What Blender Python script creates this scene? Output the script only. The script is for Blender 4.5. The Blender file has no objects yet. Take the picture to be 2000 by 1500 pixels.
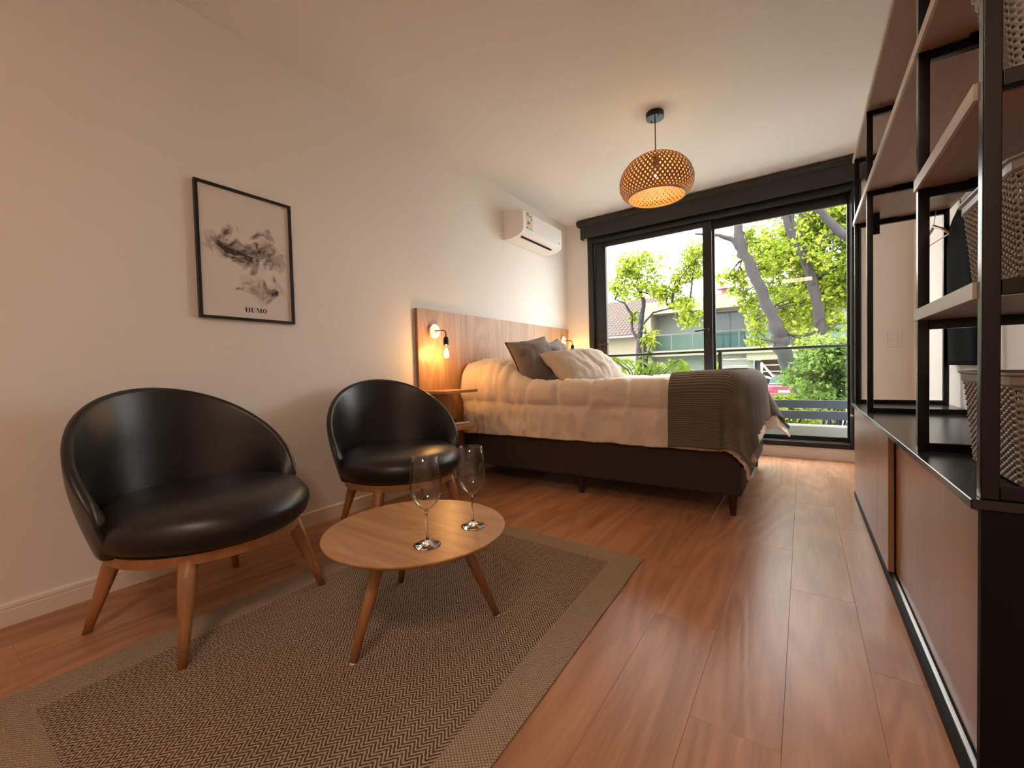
import bpy, bmesh, math, random
import numpy as np
from mathutils import Vector, Matrix, noise
random.seed(7)
rs = np.random.RandomState(5)
SC = bpy.context.scene
COL = SC.collection
PI = math.pi

# ---------------------------------------------------------------- camera, world, sun, exposure
yaw, pitch, roll = 0.6019, 0.0294, 0.0269
CX, CH, FPX = 2.3841, 0.87, 828.0
fw = Vector((-math.sin(yaw)*math.cos(pitch), math.cos(yaw)*math.cos(pitch), -math.sin(pitch)))
r0 = Vector((math.cos(yaw), math.sin(yaw), 0)); d0 = fw.cross(r0)
rr = math.cos(roll)*r0 + math.sin(roll)*d0
dd = -math.sin(roll)*r0 + math.cos(roll)*d0
cam = bpy.data.cameras.new('camera'); cam.sensor_width = 36; cam.lens = FPX*36/2000
cam.clip_start = 0.02; cam.clip_end = 400
camo = bpy.data.objects.new('camera', cam); COL.objects.link(camo)
m = Matrix((rr, -dd, -fw)).transposed().to_4x4(); m.translation = Vector((CX, 0, CH)); camo.matrix_world = m
SC.camera = camo

w = bpy.data.worlds.new('World'); SC.world = w; w.use_nodes = True
nt = w.node_tree; bg = nt.nodes['Background']
sky = nt.nodes.new('ShaderNodeTexSky'); sky.sky_type = 'NISHITA'; sky.sun_disc = False
sky.sun_elevation = math.radians(48); sky.sun_rotation = math.radians(200); sky.air_density = 1.0; sky.dust_density = 3.0; sky.ozone_density = 1.0
mxs = nt.nodes.new('ShaderNodeMixRGB'); mxs.inputs[0].default_value = 0.75; mxs.inputs[2].default_value = (8.4, 8.0, 7.7, 1)
nt.links.new(sky.outputs[0], mxs.inputs[1]); nt.links.new(mxs.outputs[0], bg.inputs[0])
bg.inputs[1].default_value = 0.80

sl = bpy.data.lights.new('sun', 'SUN'); sl.energy = 6.5; sl.angle = math.radians(1.0); sl.color = (1, .95, .86)
so = bpy.data.objects.new('sun', sl); COL.objects.link(so)
so.rotation_euler = Vector((-0.40, -0.62, 0.95)).to_track_quat('Z', 'Y').to_euler()

def area(name, loc, target, sx, sy, power, color):
    l = bpy.data.lights.new(name, 'AREA'); l.shape = 'RECTANGLE'; l.size = sx; l.size_y = sy; l.energy = power; l.color = color
    o = bpy.data.objects.new(name, l); COL.objects.link(o); o.location = loc
    o.rotation_euler = (Vector(loc)-Vector(target)).to_track_quat('Z', 'Y').to_euler()
    return o
# added warm fill light behind the camera, an assumed lamp to brighten the room
area('fill_light', (2.3, -0.9, 2.585), (2.3, -0.9, 0), 0.5, 0.5, 13, (1.0, .72, .52))

vs = SC.view_settings; vs.view_transform = 'Standard'; vs.look = 'None'; vs.gamma = 1; vs.exposure = 1.1; vs.use_curve_mapping = False
SC.cycles.max_bounces = 10; SC.cycles.diffuse_bounces = 6; SC.cycles.transparent_max_bounces = 16
SC.cycles.sample_clamp_indirect = 6; SC.cycles.caustics_reflective = False; SC.cycles.caustics_refractive = False

# ---------------------------------------------------------------- materials
MATS = {}
def sock(n, *names):
    for k in names:
        if k in n.inputs: return n.inputs[k]
def pbr(name, col, rough=.5, metal=0, bump=0, bscale=200, coat=0, sheen=0, spec=None, var=0, vscale=3, stretch=None):
    m = bpy.data.materials.new(name); m.use_nodes = True; n = m.node_tree; b = n.nodes['Principled BSDF']
    b.inputs['Base Color'].default_value = (*col, 1); b.inputs['Roughness'].default_value = rough; b.inputs['Metallic'].default_value = metal
    if coat: sock(b, 'Coat Weight').default_value = coat; sock(b, 'Coat Roughness').default_value = .2
    if sheen: sock(b, 'Sheen Weight').default_value = sheen
    if spec is not None: sock(b, 'Specular IOR Level').default_value = spec
    tc = n.nodes.new('ShaderNodeTexCoord'); mp = n.nodes.new('ShaderNodeMapping')
    n.links.new(tc.outputs['Object'], mp.inputs[0])
    if stretch: mp.inputs['Scale'].default_value = stretch
    if bump:
        t = n.nodes.new('ShaderNodeTexNoise'); t.inputs['Scale'].default_value = bscale; t.inputs['Detail'].default_value = 4
        n.links.new(mp.outputs[0], t.inputs['Vector'])
        bp = n.nodes.new('ShaderNodeBump'); bp.inputs['Strength'].default_value = bump; bp.inputs['Distance'].default_value = .002
        n.links.new(t.outputs[0], bp.inputs['Height']); n.links.new(bp.outputs[0], b.inputs['Normal'])
    if var:
        t = n.nodes.new('ShaderNodeTexNoise'); t.inputs['Scale'].default_value = vscale; t.inputs['Detail'].default_value = 5
        n.links.new(mp.outputs[0], t.inputs['Vector'])
        mx = n.nodes.new('ShaderNodeMixRGB'); mx.inputs[1].default_value = (*[c*(1-var) for c in col], 1); mx.inputs[2].default_value = (*[min(1, c*(1+var)) for c in col], 1)
        n.links.new(t.outputs[0], mx.inputs[0]); n.links.new(mx.outputs[0], b.inputs['Base Color'])
    MATS[name] = m; return m
def wood(name, light, dark, axis, rough=.4, across=18, along=1.2, fine=.5, tint=.12, coat=0, bump=.15, cath=.5):
    """grain runs along `axis` (0,1,2); every object gets its own stretch of grain"""
    m = bpy.data.materials.new(name); m.use_nodes = True; n = m.node_tree; L = n.links; b = n.nodes['Principled BSDF']
    tc = n.nodes.new('ShaderNodeTexCoord'); oi = n.nodes.new('ShaderNodeObjectInfo')
    ad = n.nodes.new('ShaderNodeVectorMath'); ad.operation = 'ADD'
    sc_ = n.nodes.new('ShaderNodeVectorMath'); sc_.operation = 'SCALE'; sc_.inputs['Scale'].default_value = 37
    cb = n.nodes.new('ShaderNodeCombineXYZ')
    for i in range(3): L.new(oi.outputs['Random'], cb.inputs[i])
    L.new(cb.outputs[0], sc_.inputs[0]); L.new(tc.outputs['Object'], ad.inputs[0]); L.new(sc_.outputs[0], ad.inputs[1])
    mp = n.nodes.new('ShaderNodeMapping'); s = [across]*3; s[axis] = along; mp.inputs['Scale'].default_value = s
    L.new(ad.outputs[0], mp.inputs[0])
    t1 = n.nodes.new('ShaderNodeTexNoise'); t1.inputs['Scale'].default_value = 1.0; t1.inputs['Detail'].default_value = 6; t1.inputs['Roughness'].default_value = .65
    L.new(mp.outputs[0], t1.inputs['Vector'])
    mp2 = n.nodes.new('ShaderNodeMapping'); s = [across*.45]*3; s[axis] = along*.7; mp2.inputs['Scale'].default_value = s
    L.new(ad.outputs[0], mp2.inputs[0])
    wv = n.nodes.new('ShaderNodeTexNoise'); wv.inputs['Scale'].default_value = .8; wv.inputs['Detail'].default_value = 1.5; wv.inputs['Distortion'].default_value = .6
    L.new(mp2.outputs[0], wv.inputs['Vector'])
    mu = n.nodes.new('ShaderNodeMath'); mu.operation = 'MULTIPLY'; mu.inputs[1].default_value = 75; L.new(wv.outputs[0], mu.inputs[0])
    sn = n.nodes.new('ShaderNodeMath'); sn.operation = 'SINE'; L.new(mu.outputs[0], sn.inputs[0])
    ma = n.nodes.new('ShaderNodeMath'); ma.operation = 'MULTIPLY_ADD'; ma.inputs[1].default_value = .14*cath; L.new(sn.outputs[0], ma.inputs[0]); L.new(t1.outputs[0], ma.inputs[2])
    mp3 = n.nodes.new('ShaderNodeMapping'); s = [across*14]*3; s[axis] = along*9; mp3.inputs['Scale'].default_value = s
    L.new(ad.outputs[0], mp3.inputs[0])
    t3 = n.nodes.new('ShaderNodeTexNoise'); t3.inputs['Scale'].default_value = 1; t3.inputs['Detail'].default_value = 2; L.new(mp3.outputs[0], t3.inputs['Vector'])
    ma2 = n.nodes.new('ShaderNodeMath'); ma2.operation = 'MULTIPLY_ADD'; ma2.inputs[1].default_value = .3*fine; L.new(t3.outputs[0], ma2.inputs[0]); L.new(ma.outputs[0], ma2.inputs[2])
    cr = n.nodes.new('ShaderNodeValToRGB'); cr.color_ramp.elements[0].position = .33; cr.color_ramp.elements[1].position = .85
    cr.color_ramp.elements[0].color = (*dark, 1); cr.color_ramp.elements[1].color = (*light, 1)
    L.new(ma2.outputs[0], cr.inputs[0])
    hv = n.nodes.new('ShaderNodeHueSaturation'); mr = n.nodes.new('ShaderNodeMapRange'); mr.inputs[3].default_value = 1-tint; mr.inputs[4].default_value = 1+tint
    L.new(oi.outputs['Random'], mr.inputs[0]); L.new(mr.outputs[0], hv.inputs['Value']); L.new(cr.outputs[0], hv.inputs['Color']); L.new(hv.outputs[0], b.inputs['Base Color'])
    b.inputs['Roughness'].default_value = rough
    if coat: sock(b, 'Coat Weight').default_value = coat; sock(b, 'Coat Roughness').default_value = .25
    bp = n.nodes.new('ShaderNodeBump'); bp.inputs['Strength'].default_value = bump; bp.inputs['Distance'].default_value = .0015
    L.new(ma2.outputs[0], bp.inputs['Height']); L.new(bp.outputs[0], b.inputs['Normal'])
    MATS[name] = m; return m
def emis(name, col, s):
    m = bpy.data.materials.new(name); m.use_nodes = True; n = m.node_tree; n.nodes.clear()
    e = n.nodes.new('ShaderNodeEmission'); e.inputs[0].default_value = (*col, 1); e.inputs[1].default_value = s
    o = n.nodes.new('ShaderNodeOutputMaterial'); n.links.new(e.outputs[0], o.inputs[0]); MATS[name] = m; return m
def thin_glass(name, tint=(1, 1, 1), refl=1.0):
    m = bpy.data.materials.new(name); m.use_nodes = True; n = m.node_tree; n.nodes.clear()
    t = n.nodes.new('ShaderNodeBsdfTransparent'); t.inputs[0].default_value = (*tint, 1)
    g = n.nodes.new('ShaderNodeBsdfGlossy'); g.inputs['Roughness'].default_value = .01
    f = n.nodes.new('ShaderNodeFresnel'); f.inputs[0].default_value = 1.45
    mu = n.nodes.new('ShaderNodeMath'); mu.operation = 'MULTIPLY'; mu.inputs[1].default_value = refl; n.links.new(f.outputs[0], mu.inputs[0])
    ge = n.nodes.new('ShaderNodeNewGeometry'); iv = n.nodes.new('ShaderNodeMath'); iv.operation = 'SUBTRACT'; iv.inputs[0].default_value = 1; n.links.new(ge.outputs['Backfacing'], iv.inputs[1])
    m2 = n.nodes.new('ShaderNodeMath'); m2.operation = 'MULTIPLY'; n.links.new(mu.outputs[0], m2.inputs[0]); n.links.new(iv.outputs[0], m2.inputs[1]); mu = m2
    mx = n.nodes.new('ShaderNodeMixShader'); n.links.new(mu.outputs[0], mx.inputs[0]); n.links.new(t.outputs[0], mx.inputs[1]); n.links.new(g.outputs[0], mx.inputs[2])
    o = n.nodes.new('ShaderNodeOutputMaterial'); n.links.new(mx.outputs[0], o.inputs[0]); MATS[name] = m; return m
def leafmat(name, c1, c2):
    m = bpy.data.materials.new(name); m.use_nodes = True; n = m.node_tree; n.nodes.clear(); L = n.links
    geo = n.nodes.new('ShaderNodeNewGeometry'); cr = n.nodes.new('ShaderNodeValToRGB')
    cr.color_ramp.elements[0].color = (*c1, 1); cr.color_ramp.elements[1].color = (*c2, 1)
    L.new(geo.outputs['Random Per Island'], cr.inputs[0])
    d = n.nodes.new('ShaderNodeBsdfDiffuse'); t = n.nodes.new('ShaderNodeBsdfTranslucent'); L.new(cr.outputs[0], d.inputs[0]); L.new(cr.outputs[0], t.inputs[0])
    mx = n.nodes.new('ShaderNodeMixShader'); mx.inputs[0].default_value = .6; L.new(d.outputs[0], mx.inputs[1]); L.new(t.outputs[0], mx.inputs[2])
    o = n.nodes.new('ShaderNodeOutputMaterial'); L.new(mx.outputs[0], o.inputs[0]); MATS[name] = m; return m

pbr('paint', (.81, .775, .74), .75, bump=.05, bscale=350)
pbr('ceiling_paint', (.84, .83, .815), .7, bump=.04, bscale=350)
pbr('trim_white', (.80, .74, .69), .45)
wood('floor_wood', (.56, .285, .155), (.31, .135, .065), 1, rough=.32, across=9, along=.8, fine=.8, tint=.03, bump=.6, cath=.7)
sock(MATS['floor_wood'].node_tree.nodes['Principled BSDF'], 'Specular IOR Level').default_value = .38
wood('oak_y', (.60, .36, .17), (.36, .18, .075), 1, rough=.42, across=14, along=1.0, cath=.5)
wood('oak_z', (.50, .29, .145), (.32, .165, .07), 2, rough=.45, across=11, along=.9, cath=.8, tint=.03)
wood('oak_leg', (.42, .21, .085), (.27, .115, .045), 2, rough=.4, across=25, along=2, cath=.3)
wood('oak_top', (.55, .30, .135), (.33, .16, .065), 0, rough=.33, across=22, along=1.6, cath=.4, tint=0)
wood('walnut_z', (.45, .27, .175), (.34, .19, .12), 2, rough=.33, across=10, along=.5, fine=.5, cath=.25, tint=.03, bump=.05)
wood('shelf_wood', (.40, .27, .20), (.30, .19, .14), 1, rough=.45, across=14, along=.8, cath=.3, tint=.03, bump=.08)
wood('shelf_edge', (.58, .52, .47), (.45, .38, .33), 1, rough=.4, across=40, along=1.5, cath=.2, tint=.02, bump=.05)
pbr('leather', (.012, .012, .0125), .34, bump=.25, bscale=260, spec=.55)
pbr('black_metal', (.0025, .0025, .003), .24, spec=.4)
pbr('black_frame', (.009, .009, .010), .35)
pbr('black_top', (.016, .015, .015), .24, bump=.03, bscale=400)
pbr('black_panel', (.003, .003, .003), .6, spec=.2)
pbr('aluminium', (.55, .54, .53), .35, metal=1)
pbr('dark_plastic', (.02, .02, .022), .4)
pbr('blind_fabric', (.036, .035, .032), .8, bump=.1, bscale=500)
pbr('white_plastic', (.88, .88, .88), .3)
pbr('switch_plastic', (.75, .72, .68), .4)
pbr('bed_fabric', (.040, .029, .024), .9, bump=.3, bscale=500)
pbr('sheet', (.78, .74, .70), .85)
pbr('dark_wood', (.03, .015, .01), .4)
pbr('duvet', (.74, .64, .55), .85, bump=.25, bscale=120, sheen=.3)
pbr('cushion_light', (.56, .49, .42), .9, bump=.5, bscale=500, sheen=.2, stretch=(1, 1, 3))
pbr('cushion_dark', (.20, .165, .145), .9, bump=.4, bscale=500, sheen=.2)
pbr('piping', (.03, .022, .02), .8)
pbr('basket', (.27, .25, .235), .4)
pbr('concrete', (0.297, 0.297, 0.2767), .8, bump=.1, bscale=40, var=.06)
pbr('rail_metal', (.015, .018, .02), .35)
pbr('rail_blue', (0.054, 0.0675, 0.1013), .5)
pbr('stucco', (0.1013, 0.1121, 0.09855), .85, var=.05)
pbr('stucco_beige', (0.1148, 0.0999, 0.0675), .85, var=.05)
pbr('board_white', (0.135, 0.1242, 0.1053), .8, var=.12, vscale=4, stretch=(.3, 1, 3))
pbr('board_red', (0.1148, 0.0567, 0.0378), .8, var=.2, vscale=5, stretch=(.3, 1, 3))
pbr('roof_tile', (0.0405, 0.02565, 0.0216), .85, var=.25, vscale=6)
pbr('brick_red', (0.1755, 0.06075, 0.06075), .85)
pbr('asphalt', (.10, .10, .10), .9)
pbr('sidewalk', (.55, .54, .51), .9)  # kept pale so the unseen ground bounces light up to the ceiling
pbr('bounce_pale', (.45, .44, .40), .95)  # pale colour chosen to throw daylight into the room
pbr('bark', (0.0162, 0.01418, 0.0162), .95, bump=1.0, bscale=18, var=.35, vscale=14, stretch=(1, 1, .25))
pbr('car_red', (0.0945, 0.0054, 0.02025), .25, coat=.6)
pbr('tail_lamp', (.35, .02, .03), .2)
pbr('tyre', (.015, .015, .015), .8)
pbr('bamboo', (.40, .20, .09), .5)
pbr('black_cloth', (.004, .004, .004), 1, spec=.05)
pbr('hanger_wood', (.62, .40, .30), .4)
pbr('ink', (.02, .018, .016), .8)
pbr('label_paper', (.74, .72, .66), .6)
pbr('label_orange', (.80, .42, .12), .6)
pbr('label_grey', (.2, .2, .2), .6)
thin_glass('window_glass', (.97, .985, .975), .9)
thin_glass('rail_glass', (.86, .94, .92), 1.0)
thin_glass('drink_glass', (.985, .985, .985), 1.9)
def edge_tint(m):   # glass seen edge-on passes less light
    n = m.node_tree; t = [k for k in n.nodes if k.type == 'BSDF_TRANSPARENT'][0]; lw = n.nodes.new('ShaderNodeLayerWeight'); lw.inputs[0].default_value = .25
    cr = n.nodes.new('ShaderNodeValToRGB'); cr.color_ramp.elements[0].color = (.985, .985, .985, 1); cr.color_ramp.elements[1].color = (.45, .45, .45, 1); cr.color_ramp.elements[0].position = .35
    n.links.new(lw.outputs['Facing'], cr.inputs[0]); n.links.new(cr.outputs[0], t.inputs[0])
edge_tint(MATS['drink_glass'])
thin_glass('house_glass', (.80, .93, .90), 0.0)
thin_glass('bulb_glass', (1, .95, .85), 1.0)
thin_glass('picture_glass', (1, 1, 1), .9)
pbr('dark_glass', (0.0405, 0.054, 0.06075), .05, spec=.8)
leafmat('leaf_bright', (0.1, 0.17, 0.02), (0.32, 0.36, 0.05))
leafmat('leaf_mid', (0.08, 0.144, 0.032), (0.232, 0.288, 0.08))
leafmat('leaf_fresh', (.32, .50, .05), (.70, .78, .14))
emis('filament', (1, .62, .22), 60)
emis('bulb_glow', (1, .60, .22), 30)
# clear drinking glass
gm = bpy.data.materials.new('wine_glass_clear'); gm.use_nodes = True; b = gm.node_tree.nodes['Principled BSDF']
b.inputs['Roughness'].default_value = 0; sock(b, 'Transmission Weight').default_value = 1; b.inputs['IOR'].default_value = 1.48; b.inputs['Base Color'].default_value = (1, 1, 1, 1)
MATS['wine_glass_clear'] = gm
# knitted throw: relief of fine ribs
def throw_mat():
    m = pbr('throw', (.135, .110, .088), .95, sheen=.4); n = m.node_tree; L = n.links; b = n.nodes['Principled BSDF']
    uv = n.nodes.new('ShaderNodeUVMap'); sp = n.nodes.new('ShaderNodeSeparateXYZ'); L.new(uv.outputs[0], sp.inputs[0])
    mu = n.nodes.new('ShaderNodeMath'); mu.operation = 'MULTIPLY'; mu.inputs[1].default_value = 2*PI/.0125; L.new(sp.outputs[1], mu.inputs[0])
    sn = n.nodes.new('ShaderNodeMath'); sn.operation = 'SINE'; L.new(mu.outputs[0], sn.inputs[0])
    bp = n.nodes.new('ShaderNodeBump'); bp.inputs['Strength'].default_value = .7; bp.inputs['Distance'].default_value = .004
    L.new(sn.outputs[0], bp.inputs['Height']); L.new(bp.outputs[0], b.inputs['Normal'])
throw_mat()
# flat-woven rug: herringbone field, basket-weave border
def rug_mat(name, border):
    m = pbr(name, (.3, .2, .15), .95); n = m.node_tree; L = n.links; b = n.nodes['Principled BSDF']
    tc = n.nodes.new('ShaderNodeTexCoord'); sp = n.nodes.new('ShaderNodeSeparateXYZ'); L.new(tc.outputs['Object'], sp.inputs[0])
    def M(op, a, bb=None, c=None):
        k = n.nodes.new('ShaderNodeMath'); k.operation = op
        for i, v in enumerate((a, bb, c)):
            if v is None: continue
            if isinstance(v, (int, float)): k.inputs[i].default_value = v
            else: L.new(v, k.inputs[i])
        return k.outputs[0]
    if not border:
        tri = M('PINGPONG', sp.outputs[0], .019)
        q = M('DIVIDE', M('ADD', sp.outputs[1], M('MULTIPLY', tri, 1.15)), .0125)
        s = M('SINE', M('MULTIPLY', q, 2*PI))
        dk, lt = (.070, .044, .031, 1), (.50, .37, .265, 1)
    else:
        a = M('SINE', M('MULTIPLY', sp.outputs[0], 2*PI/.011)); c = M('SINE', M('MULTIPLY', sp.outputs[1], 2*PI/.009))
        s = M('MULTIPLY', a, c); dk, lt = (.20, .14, .10, 1), (.52, .40, .29, 1)
    ns = n.nodes.new('ShaderNodeTexNoise'); ns.inputs['Scale'].default_value = 260; L.new(tc.outputs['Object'], ns.inputs['Vector'])
    s2 = M('ADD', M('MULTIPLY', s, .75), M('MULTIPLY', M('SUBTRACT', ns.outputs[0], .5), 2.2))
    f = M('MULTIPLY_ADD', s2, .5, .5)
    cr = n.nodes.new('ShaderNodeValToRGB'); cr.color_ramp.elements[0].position = .25; cr.color_ramp.elements[1].position = .8
    cr.color_ramp.elements[0].color = dk; cr.color_ramp.elements[1].color = lt
    L.new(f, cr.inputs[0]); L.new(cr.outputs[0], b.inputs['Base Color'])
    bp = n.nodes.new('ShaderNodeBump'); bp.inputs['Strength'].default_value = .8; bp.inputs['Distance'].default_value = .003
    L.new(f, bp.inputs['Height']); L.new(bp.outputs[0], b.inputs['Normal'])
rug_mat('rug_field', False); rug_mat('rug_border', True)
# ink-smoke print
def print_mat():
    m = pbr('smoke_print', (.7, .66, .62), .5); n = m.node_tree; L = n.links; b = n.nodes['Principled BSDF']
    tc = n.nodes.new('ShaderNodeTexCoord'); sp = n.nodes.new('ShaderNodeSeparateXYZ')
    # object coords: y along the width, z up; distort them into curls
    nz = n.nodes.new('ShaderNodeTexNoise'); nz.inputs['Scale'].default_value = 7; nz.inputs['Detail'].default_value = 3; nz.inputs['Distortion'].default_value = 1.2
    L.new(tc.outputs['Object'], nz.inputs['Vector'])
    sb = n.nodes.new('ShaderNodeVectorMath'); sb.operation = 'SUBTRACT'; sb.inputs[1].default_value = (.5, .5, .5); L.new(nz.outputs['Color'], sb.inputs[0])
    sc_ = n.nodes.new('ShaderNodeVectorMath'); sc_.operation = 'SCALE'; sc_.inputs['Scale'].default_value = .20; L.new(sb.outputs[0], sc_.inputs[0])
    ad = n.nodes.new('ShaderNodeVectorMath'); ad.operation = 'ADD'; L.new(tc.outputs['Object'], ad.inputs[0]); L.new(sc_.outputs[0], ad.inputs[1])
    L.new(ad.outputs[0], sp.inputs[0])
    def M(op, a, bb=None):
        k = n.nodes.new('ShaderNodeMath'); k.operation = op
        for i, v in enumerate((a, bb)):
            if v is None: continue
            if isinstance(v, (int, float)): k.inputs[i].default_value = v
            else: L.new(v, k.inputs[i])
        return k.outputs[0]
    def blob(cy, cz, ry, rz, amp, rot=0):
        y = M('SUBTRACT', sp.outputs[1], cy); z = M('SUBTRACT', sp.outputs[2], cz)
        c_, s_ = math.cos(rot), math.sin(rot)
        u = M('ADD', M('MULTIPLY', y, c_/ry), M('MULTIPLY', z, s_/ry)); v = M('ADD', M('MULTIPLY', y, -s_/rz), M('MULTIPLY', z, c_/rz))
        r = M('ADD', M('MULTIPLY', u, u), M('MULTIPLY', v, v))
        return M('MULTIPLY', M('MAXIMUM', M('SUBTRACT', 1.0, r), 0.0), amp)
    bl = [(-.10, .03, .11, .07, .75, -.4), (-.09, .125, .055, .045, .8, .3), (.075, .125, .06, .04, .6, .2), (0, .02, .15, .055, .75, -.15),
          (-.04, -.02, .10, .035, .9, -.3), (.12, .03, .11, .06, .45, .1), (.06, -.15, .10, .09, .38, -.5), (.10, -.15, .018, .08, .8, .15), (.09, -.215, .035, .03, .55, 0), (-.02, -.11, .04, .04, .3, 0), (-.04, -.16, .05, .014, .6, -.5)]
    acc = None
    for q in bl:
        v = blob(*q); acc = v if acc is None else M('ADD', acc, v)
    n2 = n.nodes.new('ShaderNodeTexNoise'); n2.inputs['Scale'].default_value = 11; n2.inputs['Detail'].default_value = 7; n2.inputs['Distortion'].default_value = 2.2
    L.new(ad.outputs[0], n2.inputs['Vector'])
    dns = M('MULTIPLY', acc, M('MULTIPLY', M('MAXIMUM', M('SUBTRACT', n2.outputs[0], .26), 0.0), 3.4))
    cr = n.nodes.new('ShaderNodeValToRGB'); e = cr.color_ramp.elements
    e[0].position = 0; e[0].color = (.80, .73, .70, 1); e[1].position = 1; e[1].color = (.035, .028, .026, 1)
    k = e.new(.35); k.color = (.46, .40, .37, 1); k = e.new(.7); k.color = (.17, .14, .13, 1)
    L.new(dns, cr.inputs[0]); L.new(cr.outputs[0], b.inputs['Base Color'])
print_mat()

# ---------------------------------------------------------------- helpers
def finish(name, verts, faces, mat, parent=None, smooth=False, mats=None, fm=None, uv=None):
    me = bpy.data.meshes.new(name); me.from_pydata([tuple(v) for v in verts], [], [tuple(f) for f in faces])
    for k in (mats or [mat]): me.materials.append(MATS[k])
    if fm is not None: me.polygons.foreach_set('material_index', fm)
    if smooth: me.polygons.foreach_set('use_smooth', [True]*len(me.polygons))
    if uv is not None:
        ul = me.uv_layers.new(name='UVMap'); idx = np.empty(len(me.loops), dtype=np.int32); me.loops.foreach_get('vertex_index', idx)
        ul.data.foreach_set('uv', np.asarray(uv, dtype=np.float32)[idx].ravel())
    me.validate(); me.update()
    o = bpy.data.objects.new(name, me); COL.objects.link(o)
    if parent: o.parent = parent
    return o
class MB:
    def __init__(s): s.v = []; s.f = []
    def box(s, x0, x1, y0, y1, z0, z1, M=None):
        i = len(s.v)
        p = [Vector((x, y, z)) for z in (z0, z1) for x, y in ((x0, y0), (x1, y0), (x1, y1), (x0, y1))]
        if M is not None: p = [M @ q for q in p]
        s.v += p
        s.f += [(i, i+3, i+2, i+1), (i+4, i+5, i+6, i+7), (i, i+1, i+5, i+4), (i+1, i+2, i+6, i+5), (i+2, i+3, i+7, i+6), (i+3, i, i+4, i+7)]
        return s
    def tube(s, pts, r, n=10, cap=True):
        pts = [Vector(p) for p in pts]; rad = r if isinstance(r, (list, tuple)) else [r]*len(pts)
        base = len(s.v); up = None
        for k, p in enumerate(pts):
            t = (pts[min(k+1, len(pts)-1)]-pts[max(k-1, 0)]).normalized()
            if up is None:
                up = Vector((0, 0, 1)) if abs(t.z) < .9 else Vector((1, 0, 0))
            a = t.cross(up).normalized(); up = a.cross(t).normalized()
            for j in range(n):
                th = 2*PI*j/n; s.v.append(p + (a*math.cos(th)+up*math.sin(th))*rad[k])
        for k in range(len(pts)-1):
            for j in range(n):
                a, b_ = base+k*n+j, base+k*n+(j+1) % n
                s.f.append((a, b_, b_+n, a+n))
        if cap:
            s.f.append(tuple(base+j for j in range(n))[::-1]); e = base+(len(pts)-1)*n; s.f.append(tuple(e+j for j in range(n)))
        return s
    def lathe(s, prof, n=32, M=None, close=False):
        base = len(s.v); P = len(prof)
        for k in range(n):
            th = 2*PI*k/n
            for r, z in prof:
                q = Vector((r*math.cos(th), r*math.sin(th), z)); s.v.append(M @ q if M is not None else q)
        for k in range(n):
            k2 = (k+1) % n
            for j in range(P-1 if not close else P):
                j2 = (j+1) % P
                s.f.append((base+k*P+j, base+k2*P+j, base+k2*P+j2, base+k*P+j2))
        if not close:
            if prof[0][0] > 1e-6: s.f.append(tuple(base+k*P for k in range(n))[::-1])
            if prof[-1][0] > 1e-6: s.f.append(tuple(base+k*P+P-1 for k in range(n)))
        return s
    def build(s, name, mat, parent=None, smooth=False, bevel=0, seg=2, merge=False):
        if merge:
            bm = bmesh.new(); vs_ = [bm.verts.new(v) for v in s.v]
            for f in s.f:
                try: bm.faces.new([vs_[i] for i in f])
                except ValueError: pass
            bmesh.ops.remove_doubles(bm, verts=bm.verts, dist=1e-5); bmesh.ops.recalc_face_normals(bm, faces=bm.faces)
            me = bpy.data.meshes.new(name); bm.to_mesh(me); bm.free(); me.materials.append(MATS[mat])
            o = bpy.data.objects.new(name, me); COL.objects.link(o)
            if parent: o.parent = parent
            if smooth: me.polygons.foreach_set('use_smooth', [True]*len(me.polygons))
        else:
            o = finish(name, s.v, s.f, mat, parent, smooth)
        if bevel:
            bv = o.modifiers.new('bevel', 'BEVEL'); bv.width = bevel; bv.segments = seg; bv.limit_method = 'ANGLE'
            if seg > 1: o.data.polygons.foreach_set('use_smooth', [True]*len(o.data.polygons)); w_ = o.modifiers.new('wn', 'WEIGHTED_NORMAL'); w_.keep_sharp = False
        return o
def box(name, x0, x1, y0, y1, z0, z1, mat, parent=None, bevel=0, seg=2):
    return MB().box(x0, x1, y0, y1, z0, z1).build(name, mat, parent, bevel=bevel, seg=seg)
def empty(name, loc=(0, 0, 0), rz=0):
    o = bpy.data.objects.new(name, None); COL.objects.link(o); o.location = loc; o.rotation_euler = (0, 0, rz); o.empty_display_size = .1; return o
def tag(o, label, cat, group=None):
    o['label'] = label; o['category'] = cat
    if group: o['group'] = group
    return o
def struct(o): o['kind'] = 'structure'; return o
def inv(parent, x, y, z=0):   # world point -> local of an unrotated parent
    return (x-parent.location.x, y-parent.location.y, z-parent.location.z)
def copy_tree(o, parent=None):
    c = o.copy(); COL.objects.link(c); c.parent = parent
    for ch in list(o.children): copy_tree(ch, c)
    return c
def pointlight(name, loc, parent, power, color, r=.02):
    l = bpy.data.lights.new(name, 'POINT'); l.energy = power; l.color = color; l.shadow_soft_size = r
    o = bpy.data.objects.new(name, l); COL.objects.link(o); o.location = loc; o.parent = parent; return o

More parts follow.
